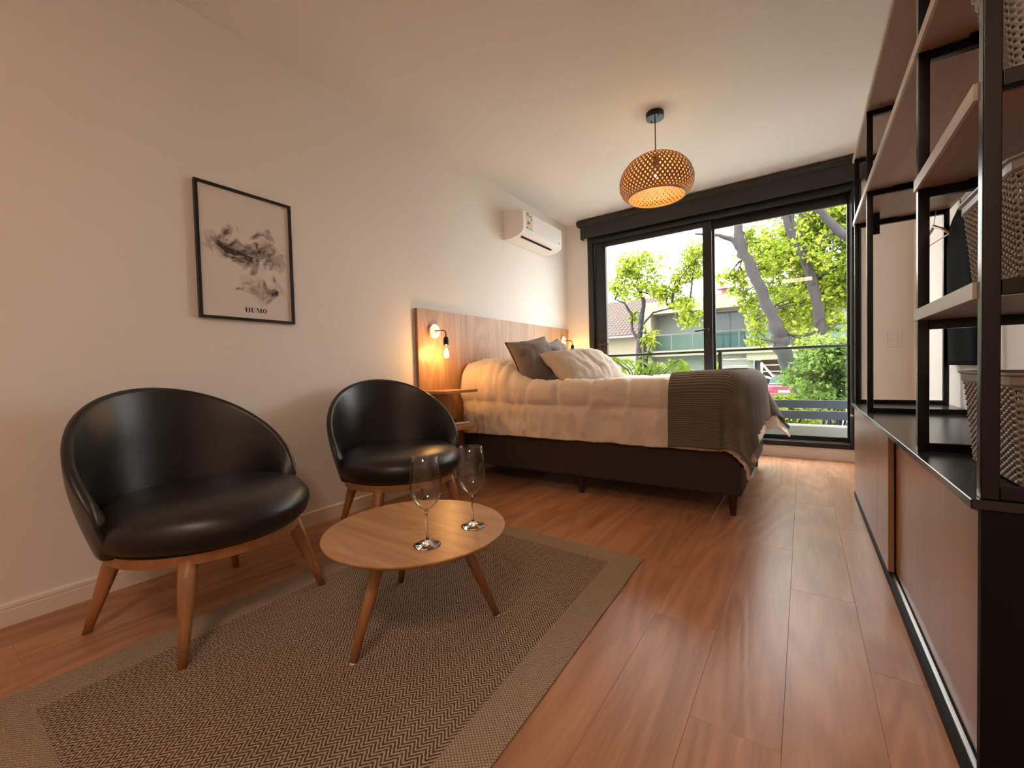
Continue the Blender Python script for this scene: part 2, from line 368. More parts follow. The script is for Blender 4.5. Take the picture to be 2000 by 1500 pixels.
# ---------------------------------------------------------------- room shell
H = 2.625; D = 4.72; XR = 3.13; YB = -1.9
fl = struct(box('floor', -.2, 3.3, YB-.2, 4.9, -.15, -.010, 'trim_white'))
pw, pl_ = .195, 1.25
pm = {}
def plank_mesh(wd, ln):
    key = (round(wd, 3), round(ln, 3))
    if key not in pm:
        c = .0007; z0 = -.010
        v = [(0, 0, z0), (wd, 0, z0), (wd, ln, z0), (0, ln, z0), (0, 0, -.0006), (wd, 0, -.0006), (wd, ln, -.0006), (0, ln, -.0006),
             (c, c, 0), (wd-c, c, 0), (wd-c, ln-c, 0), (c, ln-c, 0)]
        f = [(0, 1, 5, 4), (1, 2, 6, 5), (2, 3, 7, 6), (3, 0, 4, 7), (4, 5, 9, 8), (5, 6, 10, 9), (6, 7, 11, 10), (7, 4, 8, 11), (8, 9, 10, 11)]
        me = bpy.data.meshes.new('plank'); me.from_pydata(v, [], f); me.materials.append(MATS['floor_wood']); pm[key] = me
    return pm[key]
x = 0.0; ci = 0
while x < XR-.01:
    wd = min(pw, XR-x); y = YB - (ci*.41 % pl_); ci += 1
    while y < D-.01:
        y0 = max(y, YB); y1 = min(y+pl_, D)
        if y1-y0 > .05:
            o = bpy.data.objects.new('plank', plank_mesh(wd-.0002, y1-y0-.0002)); COL.objects.link(o); o.location = (x, y0, 0); o.parent = fl
        y += pl_
    x += pw
struct(box('ceiling', -.2, 3.3, YB-.2, 5.0, H, H+.25, 'ceiling_paint'))
struct(box('wall_left', -.2, 0, YB-.2, 4.95, -.15, H, 'paint'))
struct(box('wall_right', XR, XR+.2, YB-.2, 4.95, -.15, H, 'paint'))
struct(box('wall_back', 0, XR, YB-.2, YB, -.15, H, 'paint'))
WX0, WX1, WZ0, WZ1 = .285, 2.80, .105, 2.45
wf = MB(); wf.box(0, WX0, D, 4.95, -.15, H); wf.box(WX1, XR, D, 4.95, -.15, H); wf.box(WX0, WX1, D, 4.95, WZ1, H); wf.box(WX0, WX1, D, 4.95, -.15, WZ0)
struct(wf.build('wall_window', 'paint'))
up = MB(); up.box(-6, 9, 4.75, 4.95, H+.25, 8.5); up.box(-6, -.2, 4.75, 4.95, -1.2, H+.25); up.box(3.33, 9, 4.75, 4.95, -1.2, H+.25)
struct(up.build('shade_facade', 'concrete'))  # unseen facade around and above the room, added to block the sun
# baseboards: a board with a groove near its top
def baseboard(name, axis, a, b, pos, sgn):
    pr = [(0, 0), (.014, 0), (.014, .056), (.011, .058), (.011, .063), (.014, .065), (.013, .077), (.006, .083), (0, .083)]
    vs_, n = [], len(pr)
    for t in (a, b):
        for d_, z in pr:
            vs_.append((pos+sgn*d_, t, z) if axis == 'y' else (t, pos+sgn*d_, z))
    fs = [(i, (i+1) % n, (i+1) % n+n, i+n) for i in range(n)] + [tuple(range(n)), tuple(range(n, 2*n))[::-1]]
    return struct(finish(name, vs_, fs, 'trim_white'))
baseboard('baseboard_left', 'y', YB, D, 0, 1)
baseboard('baseboard_window', 'x', .015, XR-.015, D, -1)
baseboard('baseboard_right', 'y', 3.56, D, XR, -1)
baseboard('baseboard_right_near', 'y', YB, 1.08, XR, -1)

# ---------------------------------------------------------------- sliding window
wn = empty('window_1', (WX0, D, WZ0)); struct(wn)
def frame_bars(x0, x1, z0, z1, y0, y1, l, r, b_, t):
    m_ = MB(); m_.box(x0, x0+l, y0, y1, z0, z1); m_.box(x1-r, x1, y0, y1, z0, z1); m_.box(x0+l, x1-r, y0, y1, z0, z0+b_); m_.box(x0+l, x1-r, y0, y1, z1-t, z1); return m_
def W(mb, name, mat, par=wn, bevel=.002):
    mb.v = [Vector(v)-Vector((WX0, D, WZ0)) for v in mb.v]; return mb.build(name, mat, par, bevel=bevel, seg=1)
W(frame_bars(WX0, WX1, WZ0, WZ1, D-.012, D+.02, .065, .065, .045, .10), 'frame', 'black_frame')
W(frame_bars(WX0+.04, WX1-.04, WZ0+.02, WZ1-.06, D+.02, D+.15, .03, .03, .03, .03), 'track', 'black_frame')
s1 = W(frame_bars(.36, 1.625, .135, 2.39, D+.03, D+.065, .13, .085, .06, .095), 'sash', 'black_frame')
s2 = W(frame_bars(1.56, 2.77, .135, 2.39, D+.085, D+.12, .085, .06, .06, .12), 'sash', 'black_frame')
W(MB().box(.49, 1.54, D+.044, D+.050, .195, 2.295), 'pane', 'window_glass', s1, 0)
W(MB().box(1.645, 2.71, D+.099, D+.105, .195, 2.27), 'pane', 'window_glass', s2, 0)
hb = MB(); hb.box(1.575, 1.60, D+.008, D+.03, 1.17, 1.30); hb.tube([(1.588, D+.01, 1.245), (1.588, D-.03, 1.245), (1.56, D-.035, 1.243), (1.47, D-.035, 1.235)], .010, 8)
W(hb, 'handle', 'dark_plastic', s1, 0)
hb = MB(); hb.box(.40, .42, D+.01, D+.03, 1.12, 1.2); hb.tube([(.41, D+.01, 1.16), (.41, D-.02, 1.16), (.53, D-.02, 1.16)], .008, 8)
W(hb, 'handle', 'dark_plastic', s1, 0)

# roller blind cassette
rb = empty('roller_blind', (1.5, D-.06, 2.5)); tag(rb, 'dark brown roller blind cassette running above the window', 'blind')
def L(mb, par): mb.v = [Vector(v)-par.location for v in mb.v]; return mb
pr = [(.005, 2.612), (-.075, 2.612), (-.092, 2.604), (-.098, 2.585), (-.092, 2.562), (-.078, 2.553), (.005, 2.553)]
vv = [(xx, D-.005+p[0], p[1]) for xx in (.19, 2.86) for p in pr]; n = len(pr)
ff = [(i, (i+1) % n, (i+1) % n+n, i+n) for i in range(n)] + [tuple(range(n)), tuple(range(n, 2*n))[::-1]]
mb = MB(); mb.v = [Vector(v) for v in vv]; mb.f = ff; L(mb, rb).build('cassette', 'blind_fabric', rb, bevel=0)
L(MB().box(.225, 2.84, D-.072, D-.062, 2.405, 2.555), rb).build('valance', 'blind_fabric', rb, bevel=.002)
for xx in (.225, 2.83): L(MB().box(xx, xx+.01, D-.062, D-.001, 2.405, 2.553), rb).build('end_cap', 'blind_fabric', rb)
L(MB().tube([(.24, D-.033, 2.50), (2.82, D-.033, 2.50)], .024, 14), rb).build('roller', 'blind_fabric', rb, smooth=True)

# light switch on the window wall
sw = empty('light_switch', (3.015, D-.001, 1.055)); tag(sw, 'white light switch plate on the wall seen through the shelving', 'light switch')
MB().box(-.045, .045, -.012, 0, -.065, .065).build('plate', 'switch_plastic', sw, bevel=.004)
MB().box(-.024, .024, -.017, -.011, -.012, .048).build('rocker', 'switch_plastic', sw, bevel=.002)
MB().box(-.024, .024, -.014, -.011, -.046, -.020).build('blank', 'switch_plastic', sw, bevel=.002)

# ---------------------------------------------------------------- low cabinet
YC0, YC1, XF = 1.150, 3.525, 2.655
cb = empty('low_cabinet', (2.87, 2.3, 0)); tag(cb, 'long low cabinet with black top and two brown sliding doors', 'cabinet')
L(MB().box(2.645, 3.10, YC0-.005, YC1+.005, .586, .605), cb).build('countertop', 'black_top', cb, bevel=.0015, seg=1)
L(MB().box(2.66, 3.10, YC0, YC0+.018, 0, .586), cb).build('side_panel', 'black_panel', cb)
L(MB().box(2.66, 3.10, YC1-.018, YC1, 0, .586), cb).build('side_panel', 'black_panel', cb)
L(MB().box(3.08, 3.10, YC0+.018, YC1-.018, 0, .586), cb).build('back_panel', 'black_panel', cb)
L(MB().box(2.655, 3.08, YC0+.018, YC1-.018, 0, .032), cb).build('plinth', 'black_panel', cb)
tr = MB(); tr.box(2.6735, 2.6765, YC0+.02, YC1-.02, .0325, .037); tr.box(2.667, 2.6695, YC0+.02, YC1-.02, .0325, .037); tr.box(2.667, 2.6765, YC0+.02, YC1-.02, .032, .0325)
L(tr, cb).build('track', 'aluminium', cb, bevel=0)
L(MB().box(2.664, 2.705, YC0+.02, YC1-.02, .570, .586), cb).build('top_track', 'black_metal', cb)
dr = L(MB().box(2.657, 2.675, 2.19, 3.505, .040, .578), cb).build('door', 'walnut_z', cb, bevel=.001, seg=1)
L(MB().tube([(2.657, 3.437, .53), (2.642, 3.437, .53), (2.641, 3.437, .53), (2.632, 3.437, .53)], [.004, .004, .010, .009], 14), cb).build('knob', 'aluminium', dr, smooth=False)
dr2 = L(MB().box(2.681, 2.699, YC0+.022, 2.26, .040, .574), cb).build('door', 'walnut_z', cb, bevel=.001, seg=1)
L(MB().tube([(2.681, 1.222, .514), (2.677, 1.222, .514), (2.676, 1.222, .514)], [.016, .016, .011], 20), cb).build('knob', 'black_metal', dr2)

# ---------------------------------------------------------------- shelving on the cabinet
SZ = [(.986, 1.018), (1.362, 1.394), (1.745, 1.777), (2.150, 2.180)]
YF = [1.166, 1.700, 2.880, 3.500]
su = empty('shelving_unit', (2.87, 2.3, .605)); tag(su, 'open black metal shelving with wood shelves standing on the low cabinet', 'shelf')
pr_h = .0125
for fy in YF:
    for fx in (2.6725, 3.0765):
        L(MB().box(fx-pr_h, fx+pr_h, fy-pr_h, fy+pr_h, .605, 2.149), su).build('post', 'black_metal', su, bevel=.002)
    L(MB().box(2.685, 3.064, fy-pr_h, fy+pr_h, .606, .631), su).build('crossbar', 'black_metal', su, bevel=.002)
    for k, (za, zb_) in enumerate(SZ):
        if fy > 2 and k < 2: continue
        L(MB().box(2.685, 3.064, fy-pr_h, fy+pr_h, (za-.027 if fy > 1.5 else za), (za-.001 if fy > 1.5 else zb_-.003)), su).build('crossbar', 'black_metal', su, bevel=.002)
        if k >= 1 and fy > 1.5:
            br = MB(); br.box(2.76, 2.86, fy-.03, fy+.03, za-.006, za-.001); br.box(2.775, 2.79, fy-.035, fy-.013, za-.016, za-.004); br.box(2.83, 2.845, fy-.035, fy-.013, za-.016, za-.004)
            L(br, su).build('bracket', 'black_metal', su)
def shelf(y0, y1, k):
    za, zb_ = SZ[k]
    s_ = L(MB().box(2.662, 3.095, y0, y1, za, zb_), su).build('shelf', 'shelf_wood', su)
    L(MB().box(2.655, 2.662, y0, y1, za, zb_), su).build('edge_band', 'shelf_edge', s_)
shelf(1.186, 1.715, 0); shelf(1.186, 1.715, 1)
for k in (2, 3): shelf(1.186 if k == 2 else 1.135, 3.55, k)
# little bracket hanging under the far end of the third shelf
fp = MB(); fp.box(2.70, 2.712, 3.30, 3.312, 1.60, 1.745); fp.box(2.712, 2.76, 3.302, 3.310, 1.62, 1.745)
L(fp, su).build('hanging_plate', 'black_metal', su)

# woven baskets
def basket_mesh():
    lx0, ly0, lx1, ly1, hh = .150, .158, .168, .174, .232    # half sizes bottom / top
    per = []
    def ringpt(t, hx, hy, r=.03):   # rounded rectangle perimeter param 0..1
        segs = [2*(hx-r), PI*r/2, 2*(hy-r), PI*r/2]*2; tot = sum(segs); s_ = t*tot
        cx = [(-(hx-r), -hy), None]; 
        corners = [(hx-r, -(hy-r), -PI/2), (hx-r, hy-r, 0), (-(hx-r), hy-r, PI/2), (-(hx-r), -(hy-r), PI)]
        starts = [(-(hx-r), -hy, 1, 0), (hx, -(hy-r), 0, 1), (hx-r, hy, -1, 0), (-hx, hy-r, 0, -1)]
        for q in range(4):
            a = segs[2*q]
            if s_ <= a: x_, y_, dx, dy = starts[q]; return x_+dx*s_, y_+dy*s_, dy, -dx
            s_ -= a; b_ = segs[2*q+1]
            if s_ <= b_:
                cx_, cy_, a0 = corners[q]; th = a0+s_/r; return cx_+r*math.cos(th), cy_+r*math.sin(th), math.cos(th), math.sin(th)
            s_ -= b_
        return starts[0][0], starts[0][1], 0, -1
    NU, NV, S = 92, 15, 4
    nu, nv = NU*S, NV*S
    V, F = [], []
    for j in range(nv+1):
        z = .012 + (hh-.03)*j/nv; k = z/hh; hx = lx0+(lx1-lx0)*k; hy = ly0+(ly1-ly0)*k
        for i in range(nu):
            x_, y_, nx, ny = ringpt(i/nu, hx, hy)
            ph = j/S + .5*((i//S) % 2)
            d_ = .0035*math.sin(2*PI*ph)*math.cos(PI*(i % S)/S*1.0) + .0025*abs(math.sin(PI*i/S+.6*math.sin(2*PI*ph)))
            V.append((x_+nx*d_, y_+ny*d_, z))
    for j in range(nv):
        for i in range(nu):
            col_, row = i//S, j/S + .5*((i//S) % 2)
            if (i % S) in (2,) and (row % 1.0) < .45 and 2 < j < nv-3: continue
            a = j*nu+i; b_ = j*nu+(i+1) % nu; F.append((a, b_, b_+nu, a+nu))
    return V, F, ringpt
bV, bF, ringpt = basket_mesh()
def make_basket():
    t = empty('woven_basket')
    o = finish('woven_wall', bV, bF, 'basket', t, True); sd = o.modifiers.new('solid', 'SOLIDIFY'); sd.thickness = .003; sd.offset = -1
    v, f = [], []; n_ = 72
    prof = [(.002, .208), (.006, .212), (.006, .228), (.012, .231), (.012, .235), (-.004, .235), (-.004, .208)]
    for i in range(n_):
        x_, y_, nx, ny = ringpt(i/n_, .168, .174)
        for d_, z in prof: v.append((x_+nx*d_, y_+ny*d_, z))
    P_ = len(prof)
    for i in range(n_):
        for j in range(P_):
            a = i*P_+j; b_ = i*P_+(j+1) % P_; c = ((i+1) % n_)*P_; f.append((a, c+j, c+(j+1) % P_, b_))
    finish('rim', v, f, 'basket', t, False)
    MB().box(-.140, .140, -.145, .145, .002, .014).build('bottom', 'basket', t, bevel=.01)
    return t
bk = make_basket(); bk.location = (2.888, 1.385, .606)
tag(bk, 'grey woven plastic basket standing on the black cabinet top', 'basket', 'woven baskets on the shelving')
b2 = copy_tree(bk); b2.location = (2.888, 1.385, 1.019); tag(b2, 'grey woven plastic basket on the lowest wooden shelf', 'basket', 'woven baskets on the shelving')
b3 = copy_tree(bk); b3.location = (2.862, 1.265, 1.395); b3.scale = (1, .42, 1); tag(b3, 'grey woven plastic basket on the shelf above the other baskets', 'basket', 'woven baskets on the shelving')

# hanger and garment on the far crossbar
hg = empty('coat_hanger', (3.03, 3.5, 1.745)); tag(hg, 'pale coat hanger hooked empty over the far black shelving bar', 'hanger')
hk = [(0, .012*math.cos(a), .0+.012*math.sin(a)+.004) for a in np.linspace(-.2, PI, 9)] + [(0, -.018, -.02), (-.004, 0, -.05), (-.006, 0, -.085)]
MB().tube(hk, .0022, 6).build('hook', 'aluminium', hg)
bd = Matrix.Rotation(math.radians(97), 4, 'Z')
arm = [bd @ Vector(p) for p in ((-.21, 0, -.185), (-.12, 0, -.135), (-.03, 0, -.10), (0, 0, -.085), (.03, 0, -.10), (.12, 0, -.135), (.19, 0, -.185))]
MB().tube([a+Vector((-.006, 0, 0)) for a in arm], [.006, .008, .009, .009, .009, .008, .006], 8).build('shoulder_bar', 'hanger_wood', hg, smooth=True)
MB().tube([arm[0]+Vector((-.006, 0, 0)), arm[-1]+Vector((-.006, 0, 0))], .004, 6).build('trouser_bar', 'hanger_wood', hg)
gt = empty('hanging_garment', (3.092, 3.29, 1.71)); tag(gt, 'long black garment hanging beside the far end of the shelving', 'clothing')
V, F = [], []; nz_, na = 30, 40
for j in range(nz_+1):
    t = j/nz_; z = -.02 - (.85)*t
    wdt = .05+.24*min(1, (t/.13)**.6) + .015*t; th = .010+.012*min(1, t*5)
    for i in range(na):
        a = 2*PI*i/na; wv_ = 1+.25*math.sin(5*a+3*t)*min(1, t*2)
        V.append((th*math.sin(a)*wv_, wdt*math.cos(a), z))
for j in range(nz_):
    for i in range(na): a = j*na+i; b_ = j*na+(i+1) % na; F.append((a, a+na, b_+na, b_))
F.append(tuple(range(na))); F.append(tuple(nz_*na+i for i in range(na))[::-1])
finish('cloth_body', V, F, 'black_cloth', gt, True)
MB().tube([(0, 0, -.03), (0, 0, .0), (0, .012, .012), (0, .02, .03), (.0, .012, .042), (0, -.004, .04)], .002, 6).build('hook', 'aluminium', gt)

# ---------------------------------------------------------------- picture
pc = empty('framed_print', (.001, 1.065, 1.499)); tag(pc, 'black framed grey smoke print on the left wall', 'picture')
hw, hh = .229, .329
fm_ = MB(); fm_.box(0, .022, -hw, -hw+.013, -hh, hh); fm_.box(0, .022, hw-.013, hw, -hh, hh); fm_.box(0, .022, -hw+.013, hw-.013, -hh, -hh+.013); fm_.box(0, .022, -hw+.013, hw-.013, hh-.013, hh)
fm_.build('frame', 'black_frame', pc)
sh = MB().box(0, .010, -hw+.012, hw-.012, -hh+.012, hh-.012).build('sheet', 'smoke_print', pc)
MB().box(.0145, .0155, -hw+.013, hw-.013, -hh+.013, hh-.013).build('glass', 'picture_glass', pc)
# didone capitals H U M O, flat print; thick .27 thin .07 of the cap height
def letters(x0, z0, hgt):
    v, f = [], []
    def rect(a, b_, c, d_):
        i = len(v); v.extend([(a, b_), (c, b_), (c, d_), (a, d_)]); f.append((i, i+1, i+2, i+3))
    def quad(*p): i = len(v); v.extend(p); f.append((i, i+1, i+2, i+3))
    T, t, se = .27, .06, .05
    def serif(x_, z_, w_=.22): rect(x_-w_, z_, x_+w_, z_+se)
    def stem(x_, w_): rect(x_-w_/2, 0, x_+w_/2, 1)
    pen = 0
    # H
    stem(pen+.22, T); stem(pen+.82, T); rect(pen+.22, .47, pen+.82, .53)
    for a in (.22, .82):
        for z_ in (0, 1-se): serif(pen+a, z_)
    pen += 1.14
    # U
    rect(pen+.22-T/2, .3, pen+.22+T/2, 1); rect(pen+.80-t/2, .3, pen+.80+t/2, 1); serif(pen+.22, 1-se); serif(pen+.80, 1-se, .15)
    N = 12
    for k in range(N):
        a0, a1 = PI+PI*k/N, PI+PI*(k+1)/N
        def o_(a): return (pen+.4575+.3725*math.cos(a), .3+.31*math.sin(a))
        def i_(a): return (pen+.5625+.2075*math.cos(a), .3+.25*math.sin(a))
        quad(o_(a0), o_(a1), i_(a1), i_(a0))
    pen += 1.06
    # M
    rect(pen+.14-t/2, 0, pen+.14+t/2, 1); stem(pen+1.0, T); serif(pen+.14, 0, .15); serif(pen+1.0, 0); serif(pen+.16, 1-se, .16); serif(pen+1.0, 1-se, .18)
    quad((pen+.14, 1), (pen+.42, 1), (pen+.66, .0), (pen+.52, .0)); quad((pen+.56, .0), (pen+.62, .0), (pen+.92, 1), (pen+.86, 1))
    pen += 1.32
    # O
    N = 28
    for k in range(N):
        a0, a1 = 2*PI*k/N, 2*PI*(k+1)/N
        def o2(a): return (pen+.42+.42*math.cos(a), .5+.52*math.sin(a))
        def i2(a): return (pen+.42+.17*math.cos(a), .5+.47*math.sin(a))
        quad(o2(a0), o2(a1), i2(a1), i2(a0))
    return [(.0108, x0+a*hgt, z0+b_*hgt) for a, b_ in v], f
lv, lf = letters(-.025, -.284, .0245)
finish('lettering', lv, lf, 'ink', sh)

# ---------------------------------------------------------------- headboard, sconces, nightstand
hd = empty('headboard', (.002, 3.44, .25)); tag(hd, 'wide oak veneer headboard panel on the wall behind the bed', 'headboard')
ys = [2.212, 2.62, 3.03, 3.44, 3.85, 4.26, 4.672]
for a, b_ in zip(ys[:-1], ys[1:]):
    L(MB().box(.002, .028, a+.0003, b_-.0003, .25, 1.362), hd).build('veneer_panel', 'oak_z', hd)
def sconce(y, z, label):
    t = empty('wall_sconce', (.028, y, z)); tag(t, label, 'lamp', 'bulb sconces on the headboard')
    MX = Matrix.Rotation(PI/2, 4, 'Y')
    MB().lathe([(0, 0), (.054, 0), (.056, .003), (.056, .016), (.053, .020), (0, .020)], 36, MX).build('backplate', 'white_plastic', t, merge=True)
    arc = [(.015, 0, 0), (.10, 0, 0)] + [(.10+.03*math.sin(a), 0, -.03+.03*math.cos(a)) for a in np.linspace(.3, PI/2, 5)] + [(.13, 0, -.06)]
    MB().tube(arc, .0045, 10).build('arm', 'black_metal', t, smooth=True)
    MB().lathe([(0, -.052), (.012, -.052), (.018, -.058), (.018, -.066), (.0205, -.068), (.0205, -.112), (.0165, -.115), (0, -.115)], 24, Matrix.Translation((.13, 0, 0))).build('socket', 'black_metal', t, merge=True)
    bz = -.117
    prof = [(.013, bz+.003), (.013, bz-.012), (.018, bz-.03), (.030, bz-.052), (.034, bz-.070), (.030, bz-.090), (.018, bz-.102), (0, bz-.106)]
    bl = MB().lathe(prof, 28, Matrix.Translation((.13, 0, 0))).build('bulb', 'bulb_glass', t, smooth=True)
    fil = MB()
    for k in range(6):
        a = 2*PI*k/6; fil.tube([(.13+.004*math.cos(a), .004*math.sin(a), bz-.02), (.13+.013*math.cos(a), .013*math.sin(a), bz-.075)], .0022, 6)
    fil.lathe([(0, bz-.03), (.008, bz-.04), (.011, bz-.055), (.008, bz-.07), (0, bz-.078)], 12, Matrix.Translation((.13, 0, 0)))
    fil.build('filament', 'filament', bl)
    pointlight('sconce_light', (.13, 0, bz-.06), t, 2.9, (1, .48, .15), .03)
    return t
sconce(2.375, 1.198, 'lit bulb sconce on the headboard above the nightstand')
sconce(4.515, 1.215, 'bulb sconce at the window end of the headboard')
ns = empty('nightstand', (.03, 2.37, .45)); tag(ns, 'floating oak nightstand with two thin shelves beside the bed', 'nightstand')
L(MB().box(.029, .315, 2.20, 2.545, .722, .742), ns).build('top', 'oak_y', ns, bevel=.001, seg=1)
L(MB().box(.029, .300, 2.20, 2.545, .447, .470), ns).build('shelf', 'oak_y', ns, bevel=.001, seg=1)
L(MB().box(.029, .047, 2.20, 2.545, .470, .722), ns).build('back_panel', 'oak_z', ns)
rm = empty('remote_control', (.185, 2.49, .4705), math.radians(65)); tag(rm, 'white remote control lying on the lower nightstand shelf', 'remote control')
MB().box(-.062, .062, -.02, .02, 0, .018).build('body', 'white_plastic', rm, bevel=.006)
MB().box(-.05, -.01, -.013, .013, .018, .0188).build('screen', 'label_grey', rm)
for k in range(4): MB().box(.004+.013*k, .012+.013*k, -.008, .008, .018, .0195).build('button', 'label_orange' if k == 0 else 'label_grey', rm)
bx = empty('small_box', (.10, 2.46, .4705)); tag(bx, 'small black box on the lower nightstand shelf', 'box')
MB().box(-.03, .03, -.04, .04, 0, .028).build('case', 'dark_plastic', bx, bevel=.003)
MB().box(-.0305, .0305, -.0405, .0405, .0285, .036).build('lid', 'black_metal', bx, bevel=.002)

# ---------------------------------------------------------------- bed
BX0, BX1, BY0, BY1 = .05, 2.095, 2.68, 4.21
bed = empty('bed', (1.07, 3.44, 0)); tag(bed, 'double bed with dark brown upholstered base facing the shelving', 'bed')
L(MB().box(BX0, BX1, BY0, BY1, .125, .40), bed).build('base', 'bed_fabric', bed, bevel=.012)
L(MB().box(BX0, BX1-.01, BY0+.015, BY1-.015, .405, .715), bed).build('mattress', 'sheet', bed, bevel=.05, seg=4)
for xx in (.12, 1.085, 2.045):
    for yy in (BY0+.05, BY1-.05):
        lm = MB().tube([(xx, yy, 0), (xx, yy, .125)], [.016, .026], 16); L(lm, bed).build('leg', 'dark_wood', bed, smooth=False)

def drape(s, t, top, R, off, flare, dropscale=1.0, wr=0.0):
    """s along x from the head, t along y from the near edge; beyond an edge the cloth turns down"""
    x0, x1, y0, y1 = BX0, BX1-.01, BY0+.01, BY1-.01
    Lx, Ly = x1-x0-R, y1-y0-2*R
    dx = max(0, s-Lx); 
    if t < 0: dy, sy = -t, -1
    elif t > Ly: dy, sy = t-Ly, 1
    else: dy, sy = 0, 0
    rho = math.hypot(dx, dy); q = R*PI/2
    cx_, cy_ = x0+min(s, Lx), y0+R+min(max(t, 0), Ly)
    if rho < 1e-9: return Vector((cx_, cy_, top)), Vector((0, 0, 1))
    ux, uy = dx/rho, sy*dy/rho
    corner = 2*min(dx, dy)/rho if rho > 0 else 0
    if rho < q:
        a = rho/R; h_ = R*math.sin(a); dz = R*(1-math.cos(a)); nrm = Vector((ux*math.sin(a), uy*math.sin(a), math.cos(a)))
    else:
        e = rho-q; h_ = R; dz = R+e; nrm = Vector((ux, uy, 0))
        h_ += flare*e + corner*e*(.42 if sy > 0 else .12)
        dz -= corner*e*.10
    if corner > 0 and rho > q:
        ang = math.atan2(uy, ux); h_ += .022*math.sin(ang*sy*7.0)*min(1, (rho-q)*4)
    return Vector((cx_+ux*(h_), cy_+uy*h_, top-dz)) + nrm*off, nrm
def sstep(a, b_, x_): t = min(1, max(0, (x_-a)/(b_-a))); return t*t*(3-2*t)
def cloth(name, s0, s1, t0, t1, ns_, nt_, top, R, off, flare, disp, mat, parent, thick, uvs=True):
    V, N, UV = [], [], []
    for j in range(nt_+1):
        t = t0+(t1-t0)*j/nt_
        for i in range(ns_+1):
            s = s0+(s1-s0)*i/ns_; p, n_ = drape(s, t, top, R, off, flare); V.append(p + n_*0 + disp(s, t, p, n_)); UV.append((s, t))
    F = [(j*(ns_+1)+i, j*(ns_+1)+i+1, (j+1)*(ns_+1)+i+1, (j+1)*(ns_+1)+i) for j in range(nt_) for i in range(ns_)]
    o = finish(name, V, F, mat, parent, True, uv=UV)
    sd = o.modifiers.new('solid', 'SOLIDIFY'); sd.thickness = thick; sd.offset = -1
    return o
RB = .085; LY = (BY1-BY0-.02)-2*RB
def nz3(a, b_, c=0): return noise.noise(Vector((a, b_, c)))
def duvet_disp(s, t, p, n_):
    te = t if t < LY/2 else LY-t           # distance from the nearer side edge, negative outside
    d = Vector((0, 0, 0))
    # sleeping pillows under the duvet at the head
    hp = sstep(.66, .30, s)*sstep(-.26, .10, te)
    hp2 = (1-.35*math.exp(-((t-LY/2)/.10)**2)) if 0 < t < LY else 1
    d.z += .185*hp*hp2
    # stitched boxes on top and down to the seam, plain hem panel below
    seam = -.205
    if te > seam:
        u = abs(math.sin(PI*(s-.11)/.255)); v = abs(math.sin(PI*(te-seam)/.30))
        puff = .024*(min(u*2.2, 1)**.6)*(min(v*2.2, 1)**.6)
    else:
        v = min(1, abs(te-seam)/.05)**.5; puff = .016*v + .020*nz3(s*9, te*1.6, 3)*v + .012*nz3(s*22, te*5, 9)*v
    wr = .009*nz3(s*7, te*9, 5) + .007*nz3(s*18, te*14, 1) + .004*nz3(s*40, te*22, 6)
    if s < .75: wr += .022*nz3(s*14+te*3, te*2.5, 2)*sstep(.75, .4, s)
    d += n_*(puff+wr-.006)
    if te < seam or s > 2.1: d.z += .012*nz3(s*5, te*2, 8)
    return d
dv = cloth('duvet', .0, 1.95+.50, -.445, LY+.42, 240, 210, .775, RB, .012, .045, duvet_disp, 'duvet', None, .012)
tag(dv, 'cream quilted duvet spread over the whole bed', 'duvet')
def throw_disp(s, t, p, n_):
    te = t if t < LY/2 else LY-t
    d = n_*(.012 + .010*nz3(s*4, te*4, 11) + .012*nz3(s*2.2, te*7, 4)*sstep(.2, -.2, te) + .008*math.sin(te*26+s*3)*sstep(1.9, 2.15, s))
    d.z += .014*nz3(s*3.5, t*3, 7)
    if te < -.1: d.z += .010*nz3(s*4, 0, 2)
    return d
th_ = cloth('throw_blanket', 1.66, 1.95+.40, -.445, LY+.445, 110, 200, .792, RB, .040, .06, throw_disp, 'throw', None, .008)
tag(th_, 'brown knitted throw blanket laid across the foot of the bed', 'blanket')

# cushions
def cushion_mesh(w_, h_, th, seed, n_=26):
    V = []; idx = {}
    F = []
    for side in (1, -1):
        for j in range(n_+1):
            for i in range(n_+1):
                u = -1+2*i/n_; v = -1+2*j/n_
                pin = 1-.10*(u*u*(1-v*v) + v*v*(1-u*u)) if True else 1
                e = (1-abs(u)**2.6)*(1-abs(v)**2.6)
                z = th*(e**.52)
                px_ = w_/2*u*(1-.085*(1-v*v)*u*u); py_ = h_/2*v*(1-.085*(1-u*u)*v*v)
                crease = .016*nz3(u*3+seed, v*3, side)*min(1, e*3) + .006*nz3(u*9+seed, v*7, side+3)*min(1, e*3) + .010*math.sin(10*(u+v)+seed)*max(0, abs(u*v)-.25)*e
                z2 = side*(z+crease*(1 if e > 0 else 0))
                bd_ = i in (0, n_) or j in (0, n_)
                if bd_ and side == -1: idx[(i, j, -1)] = idx[(i, j, 1)]; continue
                if bd_: z2 = 0
                idx[(i, j, side)] = len(V); V.append((px_, py_, z2))
        for j in range(n_):
            for i in range(n_):
                a, b_, c, d_ = (idx[(i, j, side)], idx[(i+1, j, side)], idx[(i+1, j+1, side)], idx[(i, j+1, side)])
                F.append((a, b_, c, d_) if side == 1 else (d_, c, b_, a))
    return V, F
